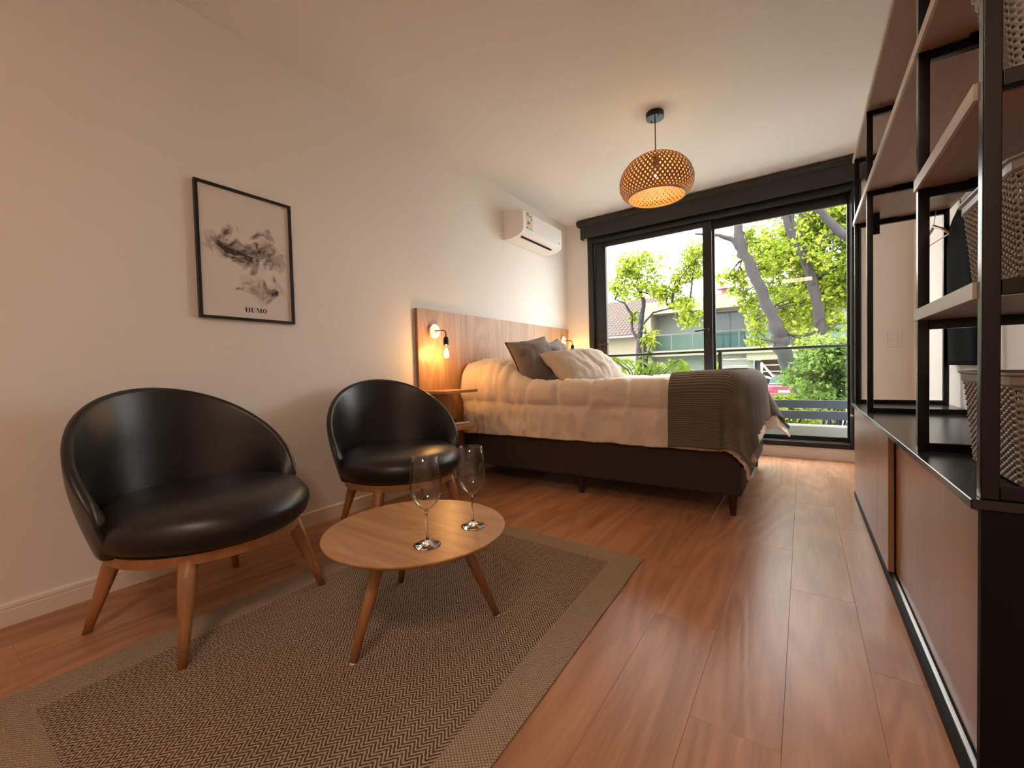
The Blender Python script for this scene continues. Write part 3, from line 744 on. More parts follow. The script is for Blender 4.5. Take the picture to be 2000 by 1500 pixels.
def cushion(label, loc, rot, w_, h_, th, mfront, mback, seed, pipe=None):
    t = empty('cushion', loc); t.rotation_euler = rot; tag(t, label, 'cushion', 'cushions on the bed')
    V, F = cushion_mesh(w_, h_, th, seed); nf = len(F)//2
    o = finish('cover', V, F, mfront, t, True, mats=[mfront, mback], fm=[0]*nf+[1]*(len(F)-nf))
    if pipe:
        pts = []
        for k in range(100):
            q = k/100*4; e = int(q); r = (q-e)*2-1
            u, v = [(r, -1), (1, r), (-r, 1), (-1, -r)][e]
            pts.append((w_/2*u*(1-.085*(1-v*v)*u*u), h_/2*v*(1-.085*(1-u*u)*v*v), 0))
        MB().tube(pts+[pts[0]], .005, 6, False).build('piping', pipe, t, smooth=True)
    return t
def face_rot(direction, spin):
    """cushion's +z turned towards `direction`, spun about it; edges level when spin = 0"""
    q = Vector(direction).to_track_quat('Z', 'Y'); return (q @ Matrix.Rotation(spin, 4, 'Z').to_quaternion()).to_euler()
cushion('dark taupe cushion nearest the nightstand, tipped against the pillows', (.58, 2.96, .950), face_rot((.84, -.38, .42), math.radians(9)), .41, .40, .095, 'cushion_dark', 'cushion_light', 1, 'piping')
cushion('light linen cushion leaning on the nearer dark cushion', (.89, 3.05, .888), face_rot((.58, -.22, .80), math.radians(5)), .43, .42, .095, 'cushion_light', 'cushion_light', 2)
cushion('dark taupe cushion standing behind the far light cushion', (.56, 3.46, .955), face_rot((.86, .05, .45), math.radians(10)), .42, .42, .085, 'cushion_dark', 'cushion_light', 3, 'piping')
cushion('light linen cushion on the window side of the bed', (.84, 3.66, .90), face_rot((.66, -.05, .72), math.radians(-3)), .46, .46, .10, 'cushion_light', 'cushion_light', 4)

# ---------------------------------------------------------------- air conditioner
ac = empty('air_conditioner', (0, 3.78, 2.14)); tag(ac, 'white split air conditioner high on the left wall', 'air conditioner')
pr = [(.001, .275), (.03, .280), (.20, .262), (.222, .250), (.225, .235), (.225, .058), (.218, .045), (.17, .018), (.10, .003), (.001, .0)]
def extr(pr, y0, y1, name, mat, par, bev=0):
    n = len(pr); vv = [(p[0], yy, p[1]) for yy in (y0, y1) for p in pr]
    ff = [(i, (i+1) % n, (i+1) % n+n, i+n) for i in range(n)] + [tuple(range(n))[::-1], tuple(range(n, 2*n))]
    mb = MB(); mb.v = [Vector(v) for v in vv]; mb.f = ff; return mb.build(name, mat, par, bevel=bev, seg=2, merge=True)
extr(pr, -.392, .392, 'body', 'white_plastic', ac, .004)
extr([(.2258, .245), (.2285, .240), (.2285, .075), (.2258, .070)], -.385, .385, 'front_panel', 'white_plastic', ac, 0)
fp_ = extr([(.221, .055), (.226, .052), (.185, .023), (.181, .026)], -.35, .35, 'flap', 'white_plastic', ac, 0)
extr([(.1785, .0185), (.1815, .0215), (.166, .0135), (.162, .0105)], -.34, .25, 'air_slot', 'black_panel', ac, 0)
lb = MB().box(.2290, .2292, -.335, -.215, .075, .240).build('energy_label', 'label_paper', ac)
q = MB()
for (a, b_, c, d_) in ((-.33, -.28, .22, .235), (-.33, -.25, .205, .212), (-.325, -.295, .09, .105), (-.28, -.24, .085, .09), (-.27, -.235, .10, .106), (-.25, -.225, .18, .2), (-.25, -.225, .21, .225)): q.box(.2292, .2294, a, b_, c, d_)
q = q.build('print_marks', 'label_grey', lb); q['kind'] = 'stuff'
MB().box(.2292, .2294, -.315, -.255, .125, .165).build('print_block', 'label_orange', lb)
q = MB(); [q.box(.2294, .2296, -.31+.016*k, -.30+.016*k, .13+.006*k, .15+.004*k) for k in range(3)]; q.build('print_bars', 'ink', lb)
MB().box(.2286, .2288, .30, .345, .085, .093).build('badge', 'label_grey', ac)

# ---------------------------------------------------------------- pendant
pd = empty('pendant_lamp', (1.552, 3.04, H)); tag(pd, 'woven bamboo pendant lamp hanging from the ceiling over the bed foot', 'lamp')
MB().lathe([(0, 0), (.058, 0), (.060, -.002), (.060, -.036), (.058, -.038), (0, -.038)], 36).build('ceiling_rose', 'black_metal', pd, merge=True)
for a in (-.7, 2.44): MB().tube([(.042*math.cos(a), .042*math.sin(a), -.037), (.042*math.cos(a), .042*math.sin(a), -.042)], .006, 10).build('screw', 'dark_plastic', pd)
MB().tube([(0, 0, -.038), (0, 0, -.36)], .0035, 8).build('cord', 'black_panel', pd)
MB().lathe([(0, -.30), (.012, -.30), (.020, -.31), (.020, -.365), (0, -.365)], 20).build('socket', 'black_metal', pd, merge=True)
bzc = -.43
bl = MB().lathe([(.013, bzc+.066), (.014, bzc+.045), (.024, bzc+.025), (.031, bzc), (.024, bzc-.022), (.012, bzc-.030), (0, bzc-.032)], 24).build('bulb', 'bulb_glass', pd, smooth=True)
MB().lathe([(0, bzc+.03), (.009, bzc+.02), (.013, bzc), (.009, bzc-.015), (0, bzc-.02)], 14).build('filament', 'bulb_glow', bl)
pointlight('pendant_light', (0, 0, bzc-.005), pd, 3.8, (1, .72, .28), .03)
kr = [(0, .030, -.288), (.06, .075, -.294), (.15, .130, -.312), (.28, .187, -.348), (.42, .226, -.398), (.56, .246, -.455), (.70, .244, -.505), (.84, .224, -.548), (.93, .205, -.566), (1, .188, -.574)]
def prof_at(t):
    for a, b_ in zip(kr[:-1], kr[1:]):
        if t <= b_[0]: k = (t-a[0])/(b_[0]-a[0]); return a[1]+(b_[1]-a[1])*k, a[2]+(b_[2]-a[2])*k
    return kr[-1][1], kr[-1][2]
def shade(parent, off, N, wmax, twist, name):
    V, F = [], []; S = 30
    for sgn in (1, -1):
        for k in range(N):
            ph0 = 2*PI*k/N
            base = len(V)
            for j in range(S+1):
                t = j/S; r, z = prof_at(t); r += off + .0022*sgn*math.sin(PI*(j*1.0)+0) ; ph = ph0+sgn*twist*t
                # half width in angle; strip narrows with the ring it runs on
                hwid = min(wmax, .25*2*PI*(r)/N); da = hwid/max(r, .01)
                for e in (-1, 1):
                    a = ph+e*da; V.append((r*math.cos(a), r*math.sin(a), z))
            for j in range(S): a = base+2*j; F.append((a, a+1, a+3, a+2))
    o = finish(name, V, F, 'bamboo', parent, False); o['kind'] = 'stuff'
    sd = o.modifiers.new('solid', 'SOLIDIFY'); sd.thickness = .0012; sd.offset = 0
    return o
shade(pd, 0, 50, .0085, 1.15, 'woven_shade')
rim = MB(); rim.tube([(.188*math.cos(a), .188*math.sin(a), -.574) for a in np.linspace(0, 2*PI, 49)], .005, 8, False); rim.build('bottom_ring', 'bamboo', pd, smooth=True)
rim = MB(); rim.lathe([(.006, -.286), (.034, -.286), (.034, -.290), (.006, -.290)], 24, None, True); rim.build('top_disc', 'bamboo', pd)

# ---------------------------------------------------------------- tub chairs
def tub_chair():
    t = empty('tub_chair')
    # cushion: local x = front, y = left
    prof = [(0, .318), (.24, .318), (.300, .322), (.326, .346), (.338, .385), (.334, .418), (.312, .446), (.27, .461), (.16, .470), (0, .473)]
    V, F = [], []; n_ = 64
    for k in range(n_):
        a = 2*PI*k/n_; sx = 1.0+.035*math.cos(a) if math.cos(a) > 0 else 1.0
        for r, z in prof:
            zz = z - (.012*max(0, math.cos(a))*(r/.33)**2 if z > .4 else 0)
            V.append((r*math.cos(a)*(sx if math.cos(a) > 0 else .95), r*math.sin(a)*(.955+.042*min(1, max(0, (math.cos(a)+.5)/.5))), zz))
    P_ = len(prof)
    for k in range(n_):
        for j in range(P_-1): a = k*P_+j; b_ = ((k+1) % n_)*P_+j; F.append((a, b_, b_+1, a+1))
    mb = MB(); mb.v = [Vector(v) for v in V]; mb.f = F; mb.build('seat_cushion', 'leather', t, smooth=True, merge=True)
    # shell: wraps the back from one arm tip to the other
    V, F = [], []; NA, NZ = 84, 16; A = math.radians(96); T = .030
    def rtop(th): 
        c = max(0.0, math.cos(min(1, abs(th)/A)*PI/2)); return .446 + .396*(c**.70)
    def seatr(z): return float(np.interp(z, [.312, .322, .346, .385, .418, .446, .461], [.29, .298, .323, .335, .331, .315, .300]))
    def outr(z): 
        k = (z-.30)/(.84-.30); return .315 + .065*math.sin(min(1, max(0, k)*1.6)*PI/2)
    ring = []
    for i in range(NA+1):
        th = -A + 2*A*i/NA; zt = rtop(th); e = max(0.0, min(1, (A-abs(th))/.10))**.5; th_i = T*(.35+.65*e)
        row = []
        ro = lambda z_: outr(z_)-(outr(z_)-min(outr(z_), seatr(z_)))*(1-wb)*(1-sstep(.34, .43, z_))
        a = PI+th; wb = min(1, (A-abs(th))/.20); wb = wb*wb*(3-2*wb) if wb > 0 else 0
        for j in range(NZ+1):
            z = .312+(zt-.015-.312)*j/NZ; r = ro(z); row.append((r*math.cos(a), r*math.sin(a), z))
        for q in range(1, 6):
            b_ = PI*q/6; r = ro(zt)-th_i/2+th_i/2*math.cos(b_); z = zt-.015+.017*math.sin(b_); row.append((r*math.cos(a), r*math.sin(a), z))
        for j in range(NZ+1):
            z = zt-.015-(zt-.015-.36)*j/NZ; r = ro(z)-th_i - .018*math.sin(PI*j/NZ)*e; row.append((r*math.cos(a), r*math.sin(a), z))
        ring.append(row)
    m_ = len(ring[0])
    for row in ring: V += row
    for i in range(NA):
        for j in range(m_-1): a = i*m_+j; F.append((a, a+m_, a+m_+1, a+1))
        F.append((i*m_+m_-1, (i+1)*m_+m_-1, (i+1)*m_, i*m_))
    F.append(tuple(range(m_))); F.append(tuple(NA*m_+j for j in range(m_))[::-1])
    mb = MB(); mb.v = [Vector(v) for v in V]; mb.f = F; mb.build('back_shell', 'leather', t, smooth=True, merge=True)
    # wooden ring under the seat
    MB().lathe([(.285, .282), (.300, .285), (.302, .318), (.285, .318), (.262, .318), (.262, .282)], 56, None, True).build('apron', 'oak_leg', t, smooth=False)
    for a in (45, 135, 225, 315):
        ca, sa = math.cos(math.radians(a)), math.sin(math.radians(a))
        top = Vector((ca*.268, sa*.268, .316)); bot = Vector((ca*.375, sa*.375, 0))
        v, f = [], []
        rot = Matrix.Rotation(math.radians(a), 3, 'Z')
        secs = [(0, .0125, .0115), (.35, .019, .017), (.72, .027, .024), (1, .029, .026)]
        for k, hx_, hy_ in secs:
            c = bot.lerp(top, k)
            for q in range(12):
                an = 2*PI*q/12; e_x = hx_*(abs(math.cos(an))**.6)*(1 if math.cos(an) > 0 else -1); e_y = hy_*(abs(math.sin(an))**.6)*(1 if math.sin(an) > 0 else -1)
                v.append(c + rot @ Vector((e_x, e_y, 0)))
        for k in range(3):
            for q in range(12): a_ = k*12+q; b_ = k*12+(q+1) % 12; f.append((a_, b_, b_+12, a_+12))
        f.append(tuple(range(12))[::-1]); f.append(tuple(36+q for q in range(12)))
        lg = finish('leg', v, f, 'oak_leg', t, True)
        MB().tube([tuple(bot+Vector((0, 0, -.0001))), tuple(bot+Vector((0, 0, .004)))], [.010, .011], 12).build('foot_pad', 'black_panel', lg)
    return t
rz = math.atan2(.21, .978)
ch = tub_chair(); ch.location = (.528, .66, .0); ch.rotation_euler = (0, 0, rz)
tag(ch, 'black leather tub chair nearest the camera, under the framed print', 'chair', 'black tub chairs')
c2 = copy_tree(ch); c2.location = (.498, 1.61, .0); c2.rotation_euler = (0, 0, math.radians(-19))
tag(c2, 'black leather tub chair next to the nightstand', 'chair', 'black tub chairs')

# ---------------------------------------------------------------- rug
rg = empty('rug', (1.17, .95, 0)); tag(rg, 'flat woven beige and brown herringbone rug under the coffee table', 'rug')
C4 = [Vector((.560, .02, 0)), Vector((1.835, .02, 0)), Vector((1.782, 1.888, 0)), Vector((.552, 1.935, 0))]
I4 = [Vector((.700, .18, 0)), Vector((1.718, .18, 0)), Vector((1.662, 1.778, 0)), Vector((.672, 1.822, 0))]
def bil(Q, u, v): return (Q[0]*(1-u)+Q[1]*u)*(1-v)+(Q[3]*(1-u)+Q[2]*u)*v
v, f = [], []; n_ = 20
for j in range(n_+1):
    for i in range(n_+1): p = bil(I4, i/n_, j/n_); p.z = .0062+.0006*nz3(p.x*3, p.y*3); v.append(p-rg.location)
f = [(j*(n_+1)+i, j*(n_+1)+i+1, (j+1)*(n_+1)+i+1, (j+1)*(n_+1)+i) for j in range(n_) for i in range(n_)]
finish('field', v, f, 'rug_field', rg)
v, f = [], []; N = 40
loopO, loopI = [], []
for q in range(4):
    for k in range(N):
        a, b_ = C4[q].lerp(C4[(q+1) % 4], k/N), I4[q].lerp(I4[(q+1) % 4], k/N)
        out = (a-Vector((1.17, .95, 0))).normalized(); a = a + out*(.004*nz3(a.x*6, a.y*6, 3)); loopO.append(a); loopI.append(b_)
T4 = 4*N
for k in range(T4):
    a, b_ = loopO[k], loopI[k]
    for p, z in ((a, .0003), (a, .006), (a.lerp(b_, .06), .0075), (a.lerp(b_, .94), .0075), (b_, .006)): v.append(Vector((p.x, p.y, z))-rg.location)
for k in range(T4):
    k2 = (k+1) % T4
    for j in range(4): f.append((k*5+j, k2*5+j, k2*5+j+1, k*5+j+1))
finish('border', v, f, 'rug_border', rg)

# ---------------------------------------------------------------- coffee table and glasses
TZ = .335
tb = empty('coffee_table', (1.262, 1.018, .0086)); tag(tb, 'small round oak coffee table with three splayed legs on the rug', 'table')
MB().lathe([(0, TZ-.030), (.285, TZ-.030), (.306, TZ-.018), (.3105, TZ-.012), (.3105, TZ-.0095), (.309, TZ-.008), (0, TZ-.008)], 96).build('tabletop', 'oak_top', tb, merge=True)
for P in ((1.267, .746), (1.484, 1.176), (.998, 1.163)):
    bx_, by_ = P[0]-1.262, P[1]-1.018; L_ = math.hypot(bx_, by_); top = (bx_*.55, by_*.55, TZ-.030)
    lg = MB().tube([(bx_, by_, .003), tuple(Vector((bx_, by_, .003)).lerp(Vector(top), .5)), top], [.0115, .018, .024], 20).build('leg', 'oak_leg', tb, smooth=True)
    MB().tube([(bx_, by_, 0), (bx_, by_, .005)], .0105, 16).build('foot_cap', 'white_plastic', lg)
def wineglass(x_, y_, label):
    t = empty('wine_glass', (x_, y_, TZ+.0009)); tag(t, label, 'glass', 'wine glasses on the coffee table')
    foot = [(0, 0), (.0405, 0), (.042, .0012), (.0405, .0028), (.020, .0062), (.008, .012), (.0045, .022), (.0038, .060), (.0040, .100), (.0062, .108), (0, .1085)]
    MB().lathe(foot, 56).build('stem_and_foot', 'wine_glass_clear', t, smooth=True, merge=True)
    o = [(0, .109), (.0065, .1092), (.020, .119), (.036, .136), (.0465, .158), (.0505, .182), (.049, .210), (.0445, .242), (.0385, .2775)]
    i_ = [(.0378, .2780), (.0372, .2775), (.0432, .242), (.0477, .210), (.0491, .182), (.0451, .159), (.0347, .1375), (.019, .121), (.006, .114), (0, .1135)]
    MB().lathe(o+i_, 56).build('bowl', 'drink_glass', t, smooth=True, merge=True)
wineglass(1.413, .923, 'empty wine glass on the coffee table, in the middle of the top')
wineglass(1.433, 1.122, 'empty wine glass near the bed-side edge of the coffee table')

# ---------------------------------------------------------------- balcony
struct(box('balcony_floor', -.1, 3.6, 4.95, 5.62, -.2, .085, 'concrete'))
struct(box('balcony_kerb', .1, 3.6, 5.50, 5.70, .085, .20, 'concrete'))
struct(box('balcony_side_wall', -.05, .13, 4.95, 5.72, -.2, 2.9, 'stucco'))
br = empty('balcony_railing', (1.7, 5.66, .20)); tag(br, 'dark metal and glass railing of the balcony outside the window', 'railing')
L(MB().box(.10, 3.55, 5.64, 5.69, 1.035, 1.065), br).build('handrail', 'rail_metal', br, bevel=.006)
L(MB().box(.10, 3.55, 5.65, 5.69, .382, .468), br).build('bottom_rail', 'rail_blue', br, bevel=.003)
L(MB().box(.10, 3.55, 5.65, 5.69, .262, .350), br).build('base_rail', 'rail_blue', br, bevel=.003)
for xx in (.14, 1.56, 3.0): L(MB().box(xx-.018, xx+.018, 5.645, 5.685, .20, 1.035), br).build('post', 'rail_metal', br)
for a, b_ in ((.16, 1.54), (1.58, 2.98)): L(MB().box(a, b_, 5.662, 5.670, .468, 1.035), br).build('glass_panel', 'rail_glass', br)

# ---------------------------------------------------------------- the street outside
GZ = -1.15
struct(box('ground', -60, 60, 4.95, 90, GZ-.3, GZ-.02, 'sidewalk'))
struct(box('street', -60, 60, 15.5, 23.0, GZ-.02, GZ, 'asphalt'))
struct(box('bounce_paving', -14, 12, 6.2, 10.8, GZ-.02, GZ+.02, 'bounce_pale'))  # unseen pale slab, added to bounce sunlight up to the ceiling
struct(box('kerb', -60, 60, 23.0, 23.25, GZ-.02, GZ+.12, 'sidewalk'))
def win(par, x0, x1, y, z0, z1, nx):
    f_ = MB(); t_ = .07; f_.box(x0, x1, y-.06, y, z1-t_, z1); f_.box(x0, x1, y-.06, y, z0, z0+t_)
    for k in range(nx+1): xx = x0+(x1-x0)*k/nx; f_.box(max(x0, xx-t_/2), min(x1, xx+t_/2), y-.06, y, z0+t_, z1-t_)
    w_ = f_.build('window', 'black_frame', par)
    for k in range(nx):
        a = x0+(x1-x0)*k/nx+t_/2; b_ = x0+(x1-x0)*(k+1)/nx-t_/2; MB().box(a, b_, y-.03, y-.015, z0+t_, z1-t_).build('pane', 'dark_glass', w_)
hs = empty('modern_house', (-2, 29, GZ)); tag(hs, 'cream flat roofed house with a glazed upper balcony across the street', 'house')
G = GZ
def hb_(mb): mb.v = [Vector(v)-hs.location for v in mb.v]; return mb
hb_(MB().box(-6.0, 4.5, 27.4, 33, 4.25, 5.0)).build('roof_slab', 'stucco_beige', hs)
wl = MB(); wl.box(-5.6, -2.1, 29, 29.3, 1.9, 4.25); wl.box(-.44, 1.3, 29, 29.3, 1.9, 4.25); wl.box(1.9, 4.5, 29, 29.3, 1.9, 4.25)
hb_(wl).build('upper_wall', 'stucco', hs)
hb_(MB().box(-6.0, -5.6, 27.4, 33, G, 4.25)).build('side_wall', 'stucco_beige', hs)
hs2 = MB(); hs2.box(-6.0, 4.5, 27.4, 33, 1.55, 1.90); hb_(hs2).build('balcony_slab', 'stucco_beige', hs)
w0 = empty('tmp'); bpy.data.objects.remove(w0)
def hwin(x0, x1, y, z0, z1, nx): win(hs, x0-hs.location.x, x1-hs.location.x, y-hs.location.y, z0-hs.location.z, z1-hs.location.z, nx)
hwin(-2.1, -.44, 29.05, 1.9, 4.20, 2); hwin(1.3, 1.9, 29.05, 1.9, 4.2, 1)
hb_(MB().box(-5.6, 4.4, 27.42, 27.47, 2.86, 2.94)).build('rail', 'rail_metal', hs)
for k in range(9): hb_(MB().box(-5.62+1.24*k, -5.54+1.24*k, 27.42, 27.47, 1.9, 2.86)).build('rail_post', 'rail_metal', hs)
for k in range(8): hb_(MB().box(-5.54+1.24*k, -4.38+1.24*k, 27.44, 27.455, 1.97, 2.84)).build('rail_pane', 'house_glass', hs)
# ground floor: pale boarded wall, carport with red boarded back
hb_(MB().box(-6.0, -1.6, 28.3, 28.5, G, 1.55)).build('lower_wall', 'stucco', hs)
zz = G
while zz < 1.5:
    hb_(MB().box(-1.58, -.26, 27.9, 28.0, zz+.01, min(zz+.385, 1.54))).build('board', 'board_white', hs); zz += .40
zz = G
while zz < 1.5:
    hb_(MB().box(.2, 4.3, 31.0, 31.1, zz+.012, min(zz+.385, 1.54))).build('board', 'board_red', hs); zz += .40
hb_(MB().box(-.26, 4.5, 27.5, 27.8, 1.15, 1.55)).build('carport_beam', 'stucco_beige', hs)
hb_(MB().box(-.26, .05, 27.9, 28.1, G, 1.15)).build('door_panel', 'board_white', hs)
hb_(MB().box(.05, .42, 28.4, 28.5, G, 1.15)).build('gate_panel', 'rail_metal', hs)
gb = MB(); gb.tube([(.48, 27.6, G), (.48, 27.6, 1.0)], .05, 8); gb.tube([(.48, 27.6, .95), (1.15, 27.3, .05)], .05, 8); gb.tube([(.48, 27.6, .25), (1.15, 27.3, .05)], .05, 8)
hb_(gb).build('gate_brace', 'white_plastic', hs)
cm = MB(); cm.box(-2.4, -1.1, 31, 31.8, 5.0, 5.62); hb_(cm).build('chimney', 'brick_red', hs)
cm = MB(); cm.lathe([(0, 6.25), (.25, 6.2), (.42, 6.05), (.46, 5.95), (0, 5.93)], 16, Matrix.Translation((-1.9, 31.4, 0))); cm.tube([(-1.9, 31.4, 5.62), (-1.9, 31.4, 5.95)], .16, 10)
hb_(cm).build('chimney_cap', 'brick_red', hs)
# tiled house on the left
th = empty('tiled_house', (-8, 27, GZ)); tag(th, 'low house with a pale red tiled roof left of the cream house', 'house')
def tb_(mb): mb.v = [Vector(v)-th.location for v in mb.v]; return mb
tb_(MB().box(-13, -6.1, 26.5, 34, GZ, 2.9)).build('wall', 'stucco_beige', th)
tv, tf = [], []
def tile(x0, x1, y0, z0, y1, z1):
    i = len(tv); xm = (x0+x1)/2
    for (yy, zc) in ((y0, z0), (y1, z1)):
        for xx, dz in ((x0, 0), (x0+(xm-x0)*.5, .06), (xm, .08), (x1-(x1-xm)*.5, .06), (x1, 0)): tv.append((xx+8, yy-27, zc+dz-GZ))
    for k in range(4): tf.append((i+k, i+k+1, i+k+6, i+k+5))
    tf.append((i, i+4, i+3, i+2, i+1))
rows, dyr = 16, .42
for r_ in range(rows):
    y0 = 25.9+dyr*r_; z0 = 2.9+.20*r_
    for c_ in range(29): tile(-13.2+.25*c_, -12.97+.25*c_, y0, z0+.05, y0+dyr+.08, z0+.24)
o = finish('roof_tiles', tv, tf, 'roof_tile', th); o['kind'] = 'stuff'
tb_(MB().box(-13.2, -5.95, 25.88, 26.0, 2.80, 2.92)).build('gutter', 'stucco', th)
# roof deck under the tiles
rv = [(-13.2, 25.9, 2.88), (-5.95, 25.9, 2.88), (-5.95, 32.7, 6.1), (-13.2, 32.7, 6.1), (-13.2, 25.9, 2.78), (-5.95, 25.9, 2.78), (-5.95, 32.7, 6.0), (-13.2, 32.7, 6.0)]
mb = MB(); mb.v = [Vector(q) for q in rv]; mb.f = [(0, 1, 2, 3), (7, 6, 5, 4), (0, 4, 5, 1), (1, 5, 6, 2), (2, 6, 7, 3), (3, 7, 4, 0)]; tb_(mb).build('roof_deck', 'roof_tile', th)
# third house seen between the trunks on the right
h3 = empty('pink_house', (8, 34, GZ)); tag(h3, 'low house with a brick chimney behind the trees on the right', 'house')
MB().box(-2.5, 9, -2, 4, 0, 4.6).build('wall', 'stucco', h3); MB().box(-2.8, 9.3, -2.3, 4.3, 4.6, 4.9).build('roof', 'stucco_beige', h3); MB().box(-2.0, -1.1, -1, 0, 4.9, 7.4).build('chimney', 'brick_red', h3)
# car
car = empty('parked_car', (1.55, 26.6, GZ)); tag(car, 'dark red car parked nose-in under the house carport', 'car')
def hull(secs, name, mat, bev=.05):   # secs: y, half width, z0, z1
    v, f = [], []
    for y_, hx_, za, zb_ in secs: v += [(-hx_, y_, za), (hx_, y_, za), (hx_, y_, zb_), (-hx_, y_, zb_)]
    for k in range(len(secs)-1):
        for q in range(4): a = 4*k+q; b_ = 4*k+(q+1) % 4; f.append((a, b_, b_+4, a+4))
    f.append((3, 2, 1, 0)); e = 4*(len(secs)-1); f.append((e, e+1, e+2, e+3))
    mb = MB(); mb.v = [Vector(q) for q in v]; mb.f = f; return mb.build(name, mat, car, bevel=bev, merge=True)
hull([(0, .72, .35, .86), (.12, .84, .25, .95), (3.1, .84, .25, .90), (4.0, .78, .30, .74)], 'body', 'car_red')
hull([(.25, .70, .93, 1.0), (.75, .60, .93, 1.40), (2.0, .60, .93, 1.42), (2.9, .70, .88, .95)], 'cabin', 'dark_glass')
hull([(.74, .61, 1.39, 1.43), (2.0, .61, 1.40, 1.45)], 'roof', 'car_red', .02)
MB().box(-.80, .80, -.06, .06, .28, .48).build('bumper', 'car_red', car, bevel=.03)
for sx in (-1, 1):
    MB().box(sx*.66-.13, sx*.66+.13, -.03, .03, .62, .80).build('tail_lamp', 'tail_lamp', car, bevel=.02)
    for yy in (.65, 3.2): MB().tube([(sx*.70, yy, .30), (sx*.86, yy, .30)], .30, 20).build('wheel', 'tyre', car)
MB().box(-.25, .25, -.035, -.025, .52, .64).build('plate', 'label_paper', car)

# ---------------------------------------------------------------- trees
def leaves(pts, size, name, mat, parent, seed, droop=.35):
    r = np.random.RandomState(seed); n_ = len(pts); P = np.asarray(pts, dtype=np.float64)
    a = r.normal(size=(n_, 3)); a[:, 2] -= droop; a /= np.linalg.norm(a, axis=1)[:, None]
    b_ = r.normal(size=(n_, 3)); b_ -= (a*b_).sum(1)[:, None]*a; b_ /= np.linalg.norm(b_, axis=1)[:, None]
    c = np.cross(a, b_); s = size*(.65+.7*r.rand(n_))[:, None]
    V = np.stack([P, P+a*s*.45+b_*s*.30+c*s*.07, P+a*s, P+a*s*.45-b_*s*.30+c*s*.07, P+a*s*.5-c*s*.03], axis=1).reshape(-1, 3)
    base = np.arange(n_)[:, None]*5
    F = np.concatenate([base+np.array([[0, 1, 4]]), base+np.array([[1, 2, 4]]), base+np.array([[2, 3, 4]]), base+np.array([[3, 0, 4]])], axis=1).reshape(-1, 3)
    me = bpy.data.meshes.new(name); me.vertices.add(len(V)); me.vertices.foreach_set('co', V.astype(np.float32).ravel())
    me.loops.add(F.size); me.loops.foreach_set('vertex_index', F.astype(np.int32).ravel()); me.polygons.add(len(F))
    me.polygons.foreach_set('loop_start', np.arange(0, F.size, 3, dtype=np.int32)); me.update(calc_edges=True); me.validate()
    me.materials.append(MATS[mat]); o = bpy.data.objects.new(name, me); COL.objects.link(o); o.parent = parent; o['kind'] = 'stuff'; return o
def clump(c, rad, n_, r, sub=9):
    """small sprays inside a clump, so sky shows between them"""
    out = []
    cs = r.normal(size=(sub, 3)); cs /= np.linalg.norm(cs, axis=1)[:, None]; cs *= (r.rand(sub)**.4)[:, None]
    for q in cs:
        k = r.normal(size=(n_//sub, 3))*.20; out.append((q+k)*np.array(rad)+np.array(c))
    return np.concatenate(out)
def tree(name, label, base, trunks, clumps, size, mat, seed, nleaf=1.0, group=None, branches=True):
    r = np.random.RandomState(seed); t = empty(name, base); tag(t, label, 'tree', group); B = np.array(base)
    tm = MB()
    for pts, rad in trunks:
        q = []; rd = []
        for k in range(len(pts)-1):
            for e in range(4):
                f_ = e/4; p = np.array(pts[k])*(1-f_)+np.array(pts[k+1])*f_; q.append(tuple(p-B+r.normal(size=3)*rad[k]*.10)); rd.append((rad[k]*(1-f_)+rad[k+1]*f_)*.78*(1+.06*r.normal()))
        q.append(tuple(np.array(pts[-1])-B)); rd.append(rad[-1]*.78); tm.tube(q, rd, 12)
    tm.build('trunk', 'bark', t, smooth=True)
    allp = []
    bm_ = MB()
    ends = [np.array(p) for pts, _ in trunks for p in pts[2:]]
    for c, rad, n_ in clumps:
        allp.append(clump(c, rad, int(n_*nleaf), r, 7+int(n_*nleaf/45)))
        if branches:
            e = min(ends, key=lambda k: np.linalg.norm(k-np.array(c))); mid = (e+np.array(c))/2+r.normal(size=3)*.15
            if np.linalg.norm(e-np.array(c)) > 1.5: mid = np.array(c)+(e-np.array(c))*.25; e = mid
            bm_.tube([tuple(e-B), tuple(mid-B), tuple(np.array(c)-B)], [.028, .020, .010], 6)
            for _ in range(3):
                tip = np.array(c)+r.normal(size=3)*np.array(rad)*.6; bm_.tube([tuple(mid-B), tuple((mid+tip)/2+r.normal(size=3)*.06-B), tuple(tip-B)], [.014, .010, .004], 5)
    if branches: bm_.build('branch', 'bark', t, smooth=True)
    leaves(np.concatenate(allp)-B, size, 'crown', mat, t, seed+1)
    return t
r = np.random.RandomState(3)
